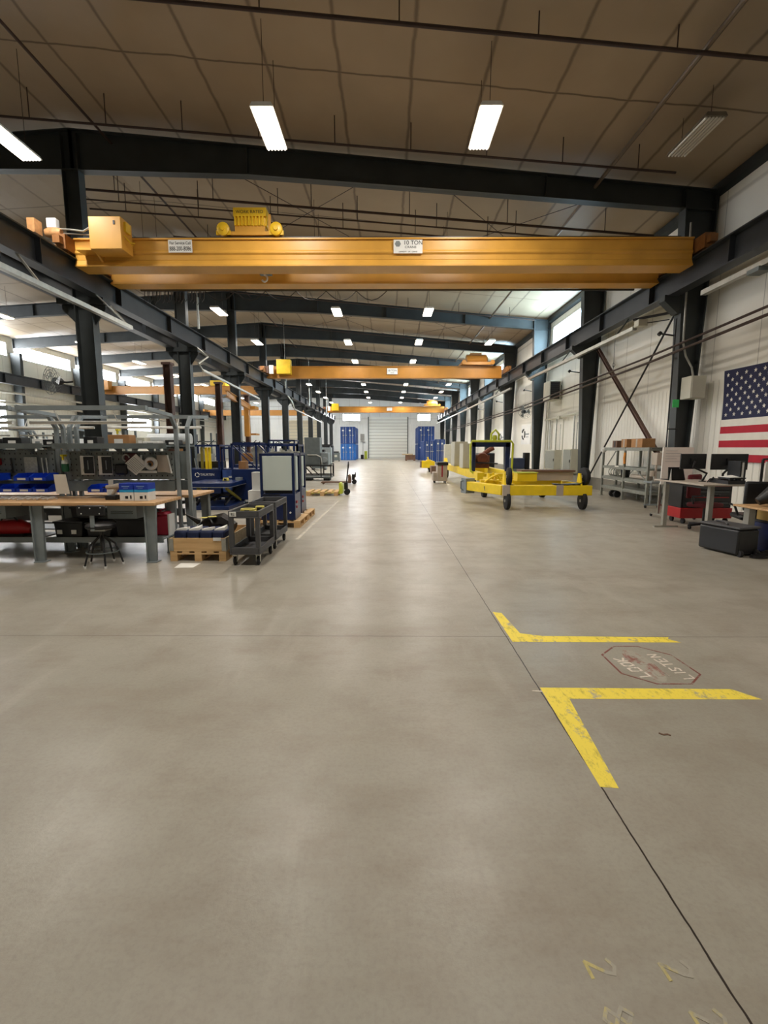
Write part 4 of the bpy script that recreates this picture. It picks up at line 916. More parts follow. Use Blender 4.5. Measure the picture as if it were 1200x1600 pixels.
# ================================================================ PALLETS, CARTS
def pallet(w_, d, label, m, h=.144):
    t = thing('wooden_pallet', label, 'pallet', (0, 0, 0), 0, 'wooden pallets')
    for i in range(5):
        x = i * (w_ - .1) / 4; MB().box(x, x + .1, 0, d, h - .022, h).build('deck_board', m, t)
    for y in (0, d / 2 - .05, d - .1): MB().box(0, w_, y, y + .1, h - .044, h - .022).build('cross_board', m, t)
    for x in (0, w_ / 2 - .05, w_ - .1):
        for y in (0, d / 2 - .07, d - .14): MB().box(x, x + .1, y, y + .14, .022, h - .044).build('block', m, t)
        MB().box(x, x + .1, 0, d, 0, .022).build('skid_board', m, t)
    return t
p1 = pallet(.8, 1.2, 'pine pallet under the wooden collar, nearest the camera', M_PINE); p1.location = (-3.1, 6.58, 0)
t = thing('pallet_collar', 'folding wooden collar frame on the nearest pallet', 'collar', (-2.7, 7.18, .145))
for (a, b, c_, d) in ((-3.1, -2.3, 6.58, 6.60), (-3.1, -2.3, 7.76, 7.78)): MB().box(a, b, c_, d, .145, .335).build('board', M_PINE, t, world=True)
for x in (-3.1, -2.32): MB().box(x, x + .02, 6.6, 7.76, .145, .335).build('board', M_PALE, t, world=True)
for x, y in ((-3.105, 6.575), (-2.295, 6.575), (-2.295, 7.785), (-3.105, 7.785)):
    sx = 1 if x < -2.7 else -1; sy = 1 if y < 7 else -1
    MB().box(min(x, x + sx * .06), max(x, x + sx * .06), min(y, y + sy * .004), max(y, y + sy * .004), .15, .33).box(min(x, x + sx * .004), max(x, x + sx * .004), min(y, y + sy * .09), max(y, y + sy * .09), .15, .33).tube([(x, y, .145), (x, y, .34)], .008).build('hinge', M_GALV, t, world=True)
MB().box(-2.47, -2.36, 6.57, 6.575, .30, .345).build('sticker', M_WHITE, t, world=True)
for k in range(4):
    x = -3.06 + k * .185
    t = thing('navy_bag', 'navy folded bag in the wooden collar, %s from the left' % ORD[k], 'bag', (x + .09, 6.85, .15), 0, 'navy bags packed in the collar')
    MB().box(x, x + .175, 6.63, 7.1, .15, .43).build('body', M_NAVY2, t, world=True, bevel=.03)
    MB().add([(x + .02, 6.68, .45), (x + .16, 6.7, .47), (x + .15, 6.86, .46 + .03 * (k % 2)), (x + .01, 6.84, .44), (x + .02, 6.68, .43), (x + .16, 6.7, .43), (x + .15, 6.86, .43), (x + .01, 6.84, .43)], [(0, 1, 2, 3), (0, 1, 5, 4), (1, 2, 6, 5), (2, 3, 7, 6), (3, 0, 4, 7)]).build('paper_tag', M_PAPER, t, world=True)
t = thing('black_sack', 'crumpled black plastic sack behind the navy bags', 'sack', (-2.7, 7.4, .15))
MB().tube([(-3.0, 7.35, .32), (-2.85, 7.4, .38), (-2.6, 7.42, .42), (-2.42, 7.4, .36)], [.05, .15, .17, .08], 9).tube([(-2.95, 7.3, .46), (-3.1, 7.15, .6)], [.05, .005], 6).build('body', mat('black_film', (24, 20, 18), .3, 0, .3, 6), t, world=True)
MB().box(-2.78, -2.66, 7.2, 7.32, .545, .55, rz=.5).box(-2.9, -2.8, 7.2, 7.3, .53, .535).build('label', M_TAN, t, world=True)
simple('paper_sheet', MB().prism([(-2.88, 6.2), (-2.63, 6.22), (-2.62, 6.47), (-2.9, 6.46)], 'z', 0, .003), M_PAPER, 'cream paper sheet lying on the floor before the pallet', 'paper')

def utility_cart():
    """origin: front left floor corner"""
    t = thing('utility_cart', 'cart', 'cart', (0, 0, 0), 0, 'charcoal utility carts')
    W, D = .42, .85
    def tray(z, h): return MB().box(0, W, 0, D, z, z + .02).box(0, .025, 0, D, z + .02, z + h).box(W - .025, W, 0, D, z + .02, z + h).box(.025, W - .025, 0, .025, z + .02, z + h).box(.025, W - .025, D - .025, D, z + .02, z + h)
    tray(.665, .10).build('top_tray', M_CARTM, t, bevel=.006); tray(.16, .10).build('bottom_tray', M_CARTM, t, bevel=.006)
    for x in (0, W - .06):
        for y in (0, D - .06): MB().box(x, x + .06, y, y + .06, .26, .665).build('leg', M_CARTM, t, bevel=.005)
    for x in (.05, W - .05):
        for y in (.08, D - .08):
            q = MB().box(x - .035, x + .035, y - .03, y + .03, .14, .16).box(x - .03, x - .024, y - .02, y + .02, .05, .14).box(x + .024, x + .03, y - .02, y + .02, .05, .14).build('caster', M_GALV, t)
            MB().lathe([(.05, x - .018), (.06, x - .01), (.06, x + .01), (.05, x + .018)], (0, y, .06), 'x', 18).build('wheel', M_RUBBER, q)
    return t
ct = utility_cart(); ct.location = (-2.15, 6.3, 0); ct['label'] = 'nearest charcoal utility cart with ropes in its top tray'
MB().box(.02, .11, -.006, -.001, .69, .755).build('sticker', M_WHITE, ct); q = text('lettering', 'B2', .05, M_TEXT, ct, (-2.085, 6.292, .722), (PI / 2, 0, 0))
c2 = utility_cart(); c2.location = (-2.17, 7.35, 0); c2['label'] = 'second charcoal utility cart, right behind the nearest one'
def coil(loc, label, r=.115):
    mb = MB()
    for k in range(3):
        mb.tube([(r * (1 - .1 * k) * math.cos(a), r * (1 - .1 * k) * math.sin(a) * .8, .02 + .025 * k) for a in [2 * PI * i / 18 for i in range(18)]], .014, 6, closed=True)
    t = thing('rope_coil', label, 'rope', loc, 0, 'coils of yellow strap'); mb.build('coil', M_TAN, t)
    MB().box(-.02, .04, -.1, -.05, .03, .07).build('buckle', M_BLACK, t)
coil((-1.95, 6.55, .685), 'yellow strap coil at the front of the cart tray'); coil((-1.86, 6.85, .685), 'smaller yellow and black strap coil behind the first', .07)

# navy machine cabinets on pallets
def cabinet():
    """origin front left floor corner; .72 x .6 m"""
    t = thing('navy_cabinet', 'cab', 'machine cabinet', (0, 0, 0), 0, 'navy machine cabinets on pallets')
    W, D, z0, z1 = .70, .62, .145, 1.50
    MB().box(0, W, 0, D, z0, .68).build('lower_body', M_NAVY, t, bevel=.008)
    mb = MB()
    for x in (0, W - .05):
        for y in (0, D - .05): mb.box(x, x + .05, y, y + .05, .68, z1)
    mb.box(0, W, 0, .05, z1 - .05, z1).box(0, W, D - .05, D, z1 - .05, z1).box(0, .05, 0, D, z1 - .05, z1).box(W - .05, W, 0, D, z1 - .05, z1)
    mb.build('frame', M_NAVY, t)
    MB().box(.06, W - .055, -.012, .012, .755, 1.445).build('front_panel', M_PANEL, t, bevel=.006)
    MB().box(W - .012, W + .012, .10, .30, .75, 1.43).build('side_panel', M_PANEL, t)
    MB().box(.07, W - .07, .1, D - .08, .68, 1.40).build('inner_housing', M_SCREEN, t)
    MB().box(.15, W - .1, .15, D - .15, 1.5, 1.53).lathe([(.04, 1.53), (.03, 1.6)], (.2, .3, 0)).lathe([(.05, 1.53), (.05, 1.57)], (.4, .3, 0)).build('top_fitting', M_GALV, t)
    MB().lathe([(.02, -.02), (.02, 0)], (W - .1, 0, .3), 'y', 12).build('indicator', M_WHITE, t)
    MB().box(W, W + .02, .12, .18, .38, .43).box(W, W + .02, .12, .18, .48, .53).build('red_button', M_RED, t)
    MB().box(W - .65, W - .3, -.02, 0, .655, .675).build('trim_rail', M_BLACK, t)
    return t
cb = cabinet(); cb.location = (-2.56, 9.5, 0); cb['label'] = 'nearest navy machine cabinet with a large pale front panel'
dup(cb, (-2.62, 10.55, 0), 0, 'second navy machine cabinet, directly behind the nearest one')
q = dup(p1, (-2.78, 9.42, 0), 0, 'pale pallet under the nearest navy cabinet'); q.scale = (1.28, .85, 1)
q = dup(p1, (-2.78, 10.5, 0), 0, 'pale pallet under the second navy cabinet'); q.scale = (1.28, .75, 1)
for o in bpy.data.objects:
    pass
simple('white_carton', MB().box(-2.84, -2.62, 9.9, 10.1, .72, 1.1).box(-2.9, -2.6, 9.8, 10.2, .145, .72), M_WHITE, 'white carton stack tucked left of the nearest navy cabinet', 'box')
# scissor lift table
t = thing('scissor_lift_table', 'navy scissor lift table with yellow crossed arms', 'lift table', (-4.6, 12.75, 0))
MB().box(-5.25, -4.05, 12.1, 13.6, .585, .70).build('platform', M_NAVY, t, world=True, bevel=.01)
MB().box(-5.26, -4.04, 12.09, 12.1, .585, .60).box(-4.05, -4.04, 12.1, 13.6, .585, .60).build('edge_strip', M_GALV, t, world=True)
for x in (-5.0, -4.25):
    MB().beam((x, 12.25, .12), (x, 13.45, .56), .04, .07).build('scissor_arm', M_SCREEN, t, world=True)
    MB().beam((x + .05, 12.25, .56), (x + .05, 13.45, .12), .04, .07).build('scissor_arm', mat('oily_yellow', (170, 160, 60), .4, .2, .2), t, world=True)
MB().box(-5.1, -4.2, 12.8, 12.9, .3, .36).tube([(-4.9, 12.4, .15), (-4.5, 12.9, .35)], .04).build('ram', M_BLACK, t, world=True)
MB().box(-5.2, -4.1, 12.1, 13.55, 0, .10).build('base', M_NAVY, t, world=True, bevel=.01)
MB().tube([(-5.15, 12.4, .12), (-5.3, 12.3, .2), (-5.35, 12.1, .2)], .05).build('pump', M_BLACK, t, world=True)
coil((-4.45, 13.0, .70), 'small tan coil lying on the scissor lift table', .08)
simple('grey_block', MB().box(-4.25, -4.1, 13.2, 13.4, .70, .78), M_GREY, 'small grey block on the corner of the scissor lift table', 'block')

# navy machines behind
def machine(x0, x1, y0, y1, zb, zt, label, extra=0):
    t = thing('navy_machine', label, 'machine', ((x0 + x1) / 2, (y0 + y1) / 2, 0), 0, 'navy frame machines in the work area')
    MB().box(x0, x1, y0, y1, .12, zb).build('body', M_NAVY, t, world=True, bevel=.01)
    mb = MB()
    for x in (x0, x1 - .05):
        for y in (y0, y1 - .05): mb.box(x, x + .05, y, y + .05, zb, zt)
    mb.box(x0, x1, y0, y0 + .05, zt - .05, zt).box(x0, x1, y1 - .05, y1, zt - .05, zt).box(x0, x0 + .05, y0, y1, zt - .05, zt).box(x1 - .05, x1, y0, y1, zt - .05, zt)
    if extra:
        n = max(1, int(round((x1 - x0) / .9)))
        for i in range(n):
            a = x0 + (x1 - x0) * i / n; b = x0 + (x1 - x0) * (i + 1) / n
            mb.beam((a + .03, y0 + .025, zt - .03), (b - .03, y0 + .025, zb + .02), .03, .04, up=(0, 1, 0)); mb.box(b - .05, b, y0, y0 + .05, zb, zt)
    mb.build('frame', M_NAVY, t, world=True)
    mb = MB()
    for x in (x0 + .05, x1 - .15):
        for y in (y0 + .05, y1 - .15): mb.box(x, x + .1, y, y + .1, 0, .12)
    mb.build('foot', M_BLACK, t, world=True)
    return t
m1 = machine(-5.85, -4.95, 14.0, 15.0, .98, 1.70, 'navy machine with white ring logo and yellow guide rods')
pl = MB().box(-5.82, -4.98, 13.98, 14.0, .62, .96).build('nameplate', M_NAVY, m1, world=True)
mb = MB()
for i in range(3):
    a0 = 2 * PI * i / 3; mb.tube([(-5.63 + .06 * math.cos(a0 + q * .32), 13.975, .81 + .06 * math.sin(a0 + q * .32)) for q in range(6)], .012, 6)
mb.build('emblem', M_WHITE, pl, world=True)
text('lettering', 'TAURTEN', .10, M_WHITE, pl, (-5.33, 13.975, .815), (PI / 2, 0, 0), sx=.95)
for x in (-5.55, -5.42, -5.32): MB().box(x, x + .07, 14.1, 14.16, .98, 1.62).build('guide_rod', M_YEL if x > -5.5 else mat('olive', (130, 118, 40), .5), m1, world=True)
for x in (-5.7, -5.62): MB().tube([(x, 14.1, .98), (x - .04, 14.1, 1.3)], .012).build('lever', M_GALV, m1, world=True)
MB().box(-5.7, -5.0, 14.3, 14.7, 1.0, 1.2).build('carriage', M_BLACK, m1, world=True)
m2 = machine(-4.94, -4.6, 14.1, 15.0, .98, 1.62, 'narrow steel-blue machine right of the ring-logo machine')
MB().box(-4.9, -4.64, 14.05, 14.1, .3, .95).build('front_panel', mat('steel_blue', (58, 84, 146), .4), m2, world=True)
MB().box(-4.72, -4.62, 14.04, 14.05, .72, .77).build('sticker', M_WHITE, m2, world=True)
m3 = machine(-4.45, -2.95, 13.5, 14.3, 1.0, 1.73, 'long navy frame machine with diagonal braces behind the lift table', 1)
MB().box(-3.9, -3.55, 13.8, 14.1, 1.05, 1.45).lathe([(.17, 13.6), (.19, 13.7), (.17, 13.8)], (-3.72, 0, 1.5), 'y', 16).build('motor', M_GALV, m3, world=True)
MB().box(-4.3, -4.1, 13.7, 14.0, 1.0, 1.22).build('wooden_box', M_CARD, m3, world=True)
MB().box(-4.0, -3.3, 13.62, 13.66, 1.1, 1.13).box(-3.4, -3.1, 13.62, 13.7, 1.3, 1.4).build('linkage', M_WHITE, m3, world=True)
m4 = machine(-3.1, -2.3, 12.3, 13.2, .9, 1.70, 'navy framed machine just behind the second cabinet', 1)
MB().box(-3.0, -2.5, 12.6, 13.0, .95, 1.4).build('control_unit', M_SCREEN, m4, world=True)
for k, (x, y) in enumerate(((-6.9, 16.5), (-5.6, 17.2), (-4.4, 17.6), (-6.2, 20.0), (-5.0, 20.5))):
    m = machine(x, x + 1.0, y, y + .8, .9 + .1 * (k % 2), 1.7 + .1 * (k % 3), 'navy frame machine farther back by the columns, %s of its group' % ORD[k], k % 2)
    MB().box(x + .2, x + .7, y + .2, y + .6, 1.0 + .1 * (k % 2), 1.4).build('control_unit', (M_GALV, M_CARD, M_SCREEN)[k % 3], m, world=True)
    MB().tube([(x + .1, y + .3, 1.65), (x + .3, y + .3, 1.85), (x + .6, y + .3, 1.7), (x + .8, y + .3, 1.88)], .015).build('hose', M_BLACK, m, world=True)

# empty pallet, pallet jacks
q = dup(p1, (-2.7, 15.73, 0), 0, 'empty pale pallet on the floor beside the yellow-green pallet jack'); q.scale = (1.33, .85, 1)
def pallet_jack(loc, rz, m, label, hz=1.12):
    t = thing('pallet_jack', label, 'pallet jack', loc, rz, 'pallet jacks')
    for y in (-.26, .10): MB().box(-1.2, 0, y, y + .16, .06, .11).lathe([(.04, y + .04), (.04, y + .12)], (-1.1, 0, .04), 'y', 12).build('fork', m, t)
    MB().prism([(0, .05), (.12, .05), (.12, .3), (.06, .42), (0, .42)], 'y', -.27, .27).build('pump_housing', m, t, bevel=.01)
    for y in (-.13, .07): MB().lathe([(.10, y), (.10, y + .06)], (.26, 0, .10), 'y', 18).build('wheel', M_RUBBER, t)
    MB().lathe([(.07, .0), (.07, .25)], (.22, 0, .18), 'z', 12).build('pump', M_BLACK, t)
    h = MB().tube([(.24, 0, .42), (.30, 0, hz - .18)], .022).build('handle', M_BLACK, t)
    MB().tube([(.30, -.05, hz - .2), (.31, -.09, hz - .08), (.31, 0, hz), (.31, .09, hz - .08), (.30, .05, hz - .2)], .022).build('grip', M_BLACK, h)
    return t
pallet_jack((-1.62, 16.2, 0), 0, M_LIME, 'yellow-green pallet jack with upright black handle by the empty pallet')
pallet_jack((-1.7, 21.0, 0), 0, M_BROWN, 'dark pallet jack lying behind the yellow-green one', .5)
# black frame cart with grey cabinet
t = thing('steel_frame_cart', 'black tubular frame cart carrying grey enclosures', 'cart', (-3.4, 23.4, 0))
mb = MB()
for z in (.28, .72):
    mb.beam((-4.1, 23, z), (-2.72, 23, z), .05, .05).beam((-4.1, 24, z), (-2.72, 24, z), .05, .05).beam((-2.72, 23, z), (-2.72, 24, z), .05, .05).beam((-4.1, 23, z), (-4.1, 24, z), .05, .05)
for x in (-4.1, -3.2, -2.72):
    for y in (23, 24): mb.beam((x, y, .2), (x, y, .72), .05, .05)
mb.beam((-4.0, 23, .72), (-3.6, 23, .28), .05, .05).beam((-3.75, 23, .72), (-3.3, 23, .28), .05, .05).beam((-2.6, 23.2, .2), (-2.6, 23.2, .85), .04, .04).beam((-2.72, 23.2, .82), (-2.6, 23.2, .82), .04, .04)
mb.build('frame', M_BLACK, t, world=True)
MB().box(-4.1, -2.72, 23.05, 23.95, .12, .2).build('lower_deck', M_DGREY, t, world=True)
MB().box(-4.0, -3.7, 23.1, 23.8, .0, .12).build('caster', M_RUBBER, t, world=True); MB().box(-3.1, -2.8, 23.1, 23.8, 0, .12).build('caster', M_RUBBER, t, world=True)
e = thing('grey_enclosure', 'tall slate grey enclosure standing on the black frame cart', 'enclosure', (-3.6, 23.5, .75))
MB().box(-4.0, -3.25, 23.1, 23.9, .75, 2.1).build('body', M_DGREY, e, world=True, bevel=.01)
MB().box(-3.97, -3.28, 23.08, 23.1, .8, 2.05).build('door', M_DGREY, e, world=True)
MB().tube([(-3.85, 23.04, 1.25), (-3.4, 23.04, 1.25), (-3.2, 23.04, 1.15), (-3.15, 23.04, .8)], .03).build('pipe', M_GALV, e, world=True)
e = thing('grey_enclosure', 'low grey gearbox beside the tall slate enclosure', 'enclosure', (-3.0, 23.5, .75))
MB().box(-3.22, -2.85, 23.2, 23.8, .75, 1.35).lathe([(.14, 23.1), (.14, 23.2)], (-3.03, 0, 1.0), 'y').build('body', M_GREY, e, world=True, bevel=.02)
# far left side stuff
for k, (x, y, w_, h, m) in enumerate(((-4.9, 34, 1.0, 1.3, M_DGREY), (-5.3, 40, 1.2, 1.6, M_GREY), (-6.6, 44, 1.0, 1.1, M_SCREEN), (-6.6, 52, 1.4, 1.8, M_BLACK), (-5.9, 55, .8, 1.0, M_DGREY))):
    t = thing('equipment_crate', 'dark equipment unit along the left columns, %s from the camera' % ORD[k], 'equipment', (x, y, 0), 0, 'equipment along the far left columns')
    MB().box(x - w_ / 2, x + w_ / 2, y, y + 1, .1, h).build('body', m, t, world=True, bevel=.03)
    MB().box(x - w_ / 2 + .1, x + w_ / 2 - .1, y + .1, y + .9, h, h + .15).box(x - w_ / 2, x - w_ / 2 + .1, y, y + 1, 0, .1).box(x + w_ / 2 - .1, x + w_ / 2, y, y + 1, 0, .1).build('skid', M_BLACK, t, world=True)
    MB().box(x - .15, x + .15, y - .02, y, h * .5, h * .75).build('panel', M_BEIGE, t, world=True)
t = thing('white_hood', 'white arched machine hood far left before the blue container', 'hood', (-6.3, 58, 0))
MB().tube([(-6.6, 58, 0), (-6.55, 58, .7), (-6.3, 58, 1.05), (-6.05, 58, .7), (-6.0, 58, 0)], .14, 10).build('shell', M_WHITE, t, world=True)

# ================================================================ CONTAINERS AT THE FAR END
def container(x0, x1, y0, z0, z1, m, label, depth=6.0):
    t = thing('shipping_container', label, 'container', ((x0 + x1) / 2, y0 + depth / 2, z0), 0, 'blue shipping containers by the end wall')
    mb = MB(); n = int(depth / .28)
    mb.box(x0 + .03, x1 - .03, y0 + .03, y0 + depth - .03, z0 + .02, z1 - .02)
    for i in range(n):
        y = y0 + .1 + i * .28
        for x in (x0, x1 - .05): mb.box(x, x + .05, y, y + .14, z0 + .1, z1 - .1)
    mb.box(x0, x1, y0, y0 + .1, z0, z0 + .1).box(x0, x1, y0, y0 + .1, z1 - .1, z1).box(x0, x0 + .1, y0, y0 + .1, z0, z1).box(x1 - .1, x1, y0, y0 + .1, z0, z1)
    mb.build('shell', m, t, world=True)
    xm = (x0 + x1) / 2
    for a, b in ((x0 + .1, xm - .01), (xm + .01, x1 - .1)):
        d = MB().box(a, b, y0 - .02, y0 + .03, z0 + .1, z1 - .1)
        for j in range(4): d.box(a + .04, b - .04, y0 - .04, y0 - .02, z0 + .2 + j * (z1 - z0 - .4) / 4, z0 + .35 + j * (z1 - z0 - .4) / 4)
        d = d.build('door', m, t, world=True)
        mb = MB()
        for q in (.3, .7):
            x = a + (b - a) * q; mb.tube([(x, y0 - .07, z0 + .06), (x, y0 - .07, z1 - .06)], .02)
            mb.box(x - .06, x + .12, y0 - .1, y0 - .04, (z0 + z1) / 2 - .04, (z0 + z1) / 2 + .04)
        mb.build('lock_bar', M_GALV, d, world=True)
        MB().box(a + .12, a + .34, y0 - .045, y0 - .04, z1 - .55, z1 - .38).build('placard', M_WHITE, t, world=True)
    return t
container(-5.85, -3.95, 60.4, 0, 2.05, M_CONT, 'lower blue container of the stack left of the overhead door')
container(-5.85, -3.95, 60.4, 2.06, 4.2, M_CONT2, 'upper blue container stacked left of the overhead door')
container(4.0, 6.05, 60.4, 0, 2.05, M_CONT2, 'lower container of the tall stack right of the overhead door')
container(4.0, 6.05, 60.4, 2.06, 4.25, M_CONT2, 'upper container of the tall stack right of the overhead door')
container(4.15, 5.32, 52.6, 0, 2.35, M_CONT2, 'small blue container in front of the right stack, left one of two')
container(5.36, 6.45, 52.6, 0, 2.5, M_CONT2, 'small blue container in front of the right stack, right one of two')
t = thing('wooden_crate', 'brown crate with tan lid on the floor before the right containers', 'crate', (2.9, 58, 0))
MB().box(2.3, 3.5, 57.5, 58.5, .1, .7).box(2.3, 2.5, 57.5, 58.5, 0, .1).box(3.3, 3.5, 57.5, 58.5, 0, .1).build('body', M_BROWN, t, world=True)
MB().box(1.9, 3.2, 57.4, 58.6, .7, .85).build('lid', M_PALE, t, world=True)
for k, (x, m, h) in enumerate(((-2.9, M_LIME, 1.1), (-3.4, M_BLACK, .6))):
    simple('bollard' if k == 0 else 'floor_box', MB().box(x - .2, x + .2, 66, 66.4, 0, h), m, ('yellow-green post left of the overhead door', 'low black box left of the overhead door')[k], 'post' if k == 0 else 'box', bevel=.03)
tag(MB().box(-3.9, -3.3, YF - .08, YF - .02, 2.6, 3.6).box(-3.9, -3.2, YF - .3, YF - .02, 2.4, 2.5).tube([(-3.55, YF - .1, 0), (-3.55, YF - .1, 2.4)], .04).build('wall_panel', M_GALV), 'grey control board on the end wall left of the overhead door', 'panel')
# ================================================================ YELLOW TRANSPORT FRAME (right)
def wheel(mb_parent, name, c, r, wd, ang=0.0, axis='x'):
    t = MB().lathe([(r * .8, -wd / 2), (r * .97, -wd / 2 + .01), (r, -wd * .25), (r, wd * .25), (r * .97, wd / 2 - .01), (r * .8, wd / 2), (r * .5, wd * .35)], (0, 0, 0), axis, 26).build(name, M_RUBBER, mb_parent)
    t.location = Vector(c) - mb_parent.location; t.rotation_euler = (0, 0, ang)
    MB().lathe([(r * .52, -wd * .42), (r * .55, -wd * .3), (r * .55, wd * .3), (r * .52, wd * .42)], (0, 0, 0), axis, 18).lathe([(r * .18, -wd * .55), (r * .18, wd * .55)], (0, 0, 0), axis, 12).build('hub', M_GALV, t)
    return t
tr = thing('transport_frame', 'yellow wheeled transport frame with grey straps, nearest on the right', 'trailer', (4.2, 12.6, 0))
MB().box(3.12, 5.32, 12.15, 12.4, .385, .64).build('front_beam', M_YEL, tr, world=True, bevel=.01)
for x in (3.02, 4.40): MB().box(x - .01, x + .17, 12.14, 12.41, .375, .65).build('strap_band', M_TAUPE, tr, world=True)
MB().beam((3.08, 12.25, .51), (2.45, 13.85, .50), .24, .25).build('left_beam', M_YEL, tr, world=True, bevel=.01)
MB().beam((2.46, 13.82, .50), (2.36, 14.06, .50), .3, .44).build('bumper', M_GREY, tr, world=True)
MB().tube([(2.35, 13.9, .68), (2.2, 13.9, .62), (2.2, 13.9, .42), (2.32, 13.9, .32)], .02).tube([(2.75, 12.95, .6), (2.68, 12.9, .55), (2.7, 12.9, .45), (2.85, 12.7, .42)], .012).build('grab_handle', M_DGREY, tr, world=True)
MB().beam((2.7, 13.6, .62), (5.0, 13.6, .62), .2, .14).beam((3.3, 12.4, .6), (3.3, 15.6, .6), .2, .12).beam((5.2, 12.4, .55), (5.2, 15.6, .55), .2, .2).beam((3.3, 15.5, .55), (5.2, 15.5, .55), .2, .2).build('cross_beam', M_YEL, tr, world=True)
for x, y in ((3.16, 12.28), (5.13, 12.28)):
    wheel(tr, 'wheel', (x, y, .235), .235, .11)
    wheel(tr, 'raised_wheel', (x + .06, y + .12, .86), .235, .12, .15 if x > 4 else -.1)
    MB().prism([(y - .1, .62), (y + .22, .62), (y + .12, .95), (y + .02, .95)], 'x', x - .10, x - .06).build('wheel_bracket', M_YEL, tr, world=True)
for x, y in ((3.2, 15.4), (5.1, 15.4)): wheel(tr, 'wheel', (x, y, .225), .225, .15)
mb = MB().prism([(13.2, .68), (13.5, .68), (13.4, .9), (13.3, .9)], 'x', 2.85, 2.9).prism([(13.2, .68), (13.5, .68), (13.4, .88), (13.3, .88)], 'x', 3.05, 3.1)
mb.tube([(3.0, 13.3, .72), (3.0, 13.3, .92)], .03).tube([(2.75, 13.2, .66), (2.95, 13.2, .80), (3.1, 13.2, .86), (3.2, 13.2, .70)], .03).build('lifting_lug', M_YEL, tr, world=True)
t = thing('yellow_box', 'square yellow box resting on the near transport frame', 'box', (3.85, 13.0, .65))
MB().box(3.58, 4.12, 12.9, 13.3, .69, .92).build('body', M_YEL, t, world=True, bevel=.01)
MB().box(3.56, 4.14, 12.88, 13.32, .92, .94).build('lid', M_LIME, t, world=True)
t = thing('long_crate', 'long pale crate with brown board lid on the transport frame', 'crate', (4.6, 13.4, .65))
MB().box(4.05, 5.28, 13.35, 13.75, .69, .93).build('body', M_TAUPE, t, world=True)
MB().box(3.8, 5.32, 13.3, 13.8, .93, .985).build('lid', M_BROWN, t, world=True)
simple('bent_plate', MB().add([(4.35, 12.18, .66), (4.6, 12.2, .64), (5.0, 12.2, .66), (5.12, 12.2, .73), (5.12, 12.45, .73), (5.0, 12.45, .66), (4.6, 12.45, .64), (4.35, 12.4, .66)] + [(4.35, 12.18, .685), (4.6, 12.2, .665), (5.0, 12.2, .685), (5.12, 12.2, .75), (5.12, 12.45, .75), (5.0, 12.45, .685), (4.6, 12.45, .665), (4.35, 12.4, .685)],
       [(0, 1, 6, 7), (1, 2, 5, 6), (2, 3, 4, 5), (8, 15, 14, 9), (9, 14, 13, 10), (10, 13, 12, 11), (0, 8, 9, 1), (1, 9, 10, 2), (2, 10, 11, 3), (3, 11, 12, 4), (4, 12, 13, 5), (5, 13, 14, 6), (6, 14, 15, 7), (7, 15, 8, 0)]), M_BLACK, 'bent black plate lying on the front yellow beam', 'plate')
# second, long frame behind
t2 = thing('transport_frame', 'long yellow transport frame farther back with an arch over it', 'trailer', (3.4, 21, 0))
MB().box(3.12, 3.36, 16.2, 26.5, .48, .76).build('side_beam', M_YEL, t2, world=True, bevel=.01)
MB().box(4.35, 4.6, 16.2, 26.5, .48, .76).build('side_beam', M_YEL, t2, world=True, bevel=.01)
MB().box(3.36, 4.35, 16.3, 16.55, .5, .72).box(3.36, 4.35, 26.1, 26.4, .5, .72).box(3.36, 4.35, 21, 21.3, .5, .72).build('cross_beam', M_YEL, t2, world=True)
MB().prism([(25.4, .76), (26.3, .76), (26.0, 1.05), (25.8, 1.05)], 'x', 3.15, 3.3).build('lifting_lug', M_YEL, t2, world=True)
for x in (3.24, 4.48):
    for y in (17.6, 25.4): wheel(t2, 'wheel', (x, y, .24), .24, .16)
a = MB()
for pts in ([(3.02, 17, .80), (3.0, 17, 1.7), (3.05, 17, 1.84), (4.45, 17, 1.84), (4.52, 17, 1.74), (4.5, 17, .80)],):
    a.tube(pts, .04, 8)
a.tube([(3.02, 17, .80), (3.1, 17, .72), (3.24, 17, .74)], .04).tube([(4.5, 17, .80), (4.6, 17, .70), (4.85, 17, .68), (4.9, 17, .7)], .035)
a.build('arch', M_LIME, t2, world=True)
MB().box(3.08, 3.2, 17.05, 17.15, .76, 1.78).box(4.28, 4.42, 17.05, 17.15, .76, 1.78).box(3.08, 4.42, 17.05, 17.15, 1.64, 1.8).build('inner_frame', M_NAVY, t2, world=True)
t = thing('lifting_hook_head', 'yellow hook head standing on top of the blue and yellow arch', 'hook', (3.9, 17.1, 1.8))
MB().tube([(3.75, 17.1, 1.88), (3.75, 17.1, 2.1), (3.9, 17.1, 2.24), (4.02, 17.1, 2.1), (4.02, 17.1, 1.88)], .04).lathe([(.07, 1.88), (.09, 1.95), (.07, 2.05)], (3.88, 17.1, 0)).build('hook', M_LIME, t, world=True)
t = thing('beige_cabinet', 'tall beige cabinet on the long yellow frame, nearer one', 'cabinet', (3.3, 19.7, .77), 0, 'beige cabinets on the yellow frame')
MB().box(3.12, 3.62, 19.4, 20.3, .77, 1.78).build('body', M_BEIGE, t, world=True, bevel=.01); MB().box(3.14, 3.60, 19.385, 19.4, .8, 1.75).build('door', M_BEIGE, t, world=True); MB().box(3.55, 3.58, 19.37, 19.385, 1.2, 1.3).build('handle', M_BLACK, t, world=True)
t = thing('beige_cabinet', 'tall beige cabinet on the long yellow frame, farther one', 'cabinet', (3.3, 22, .77), 0, 'beige cabinets on the yellow frame')
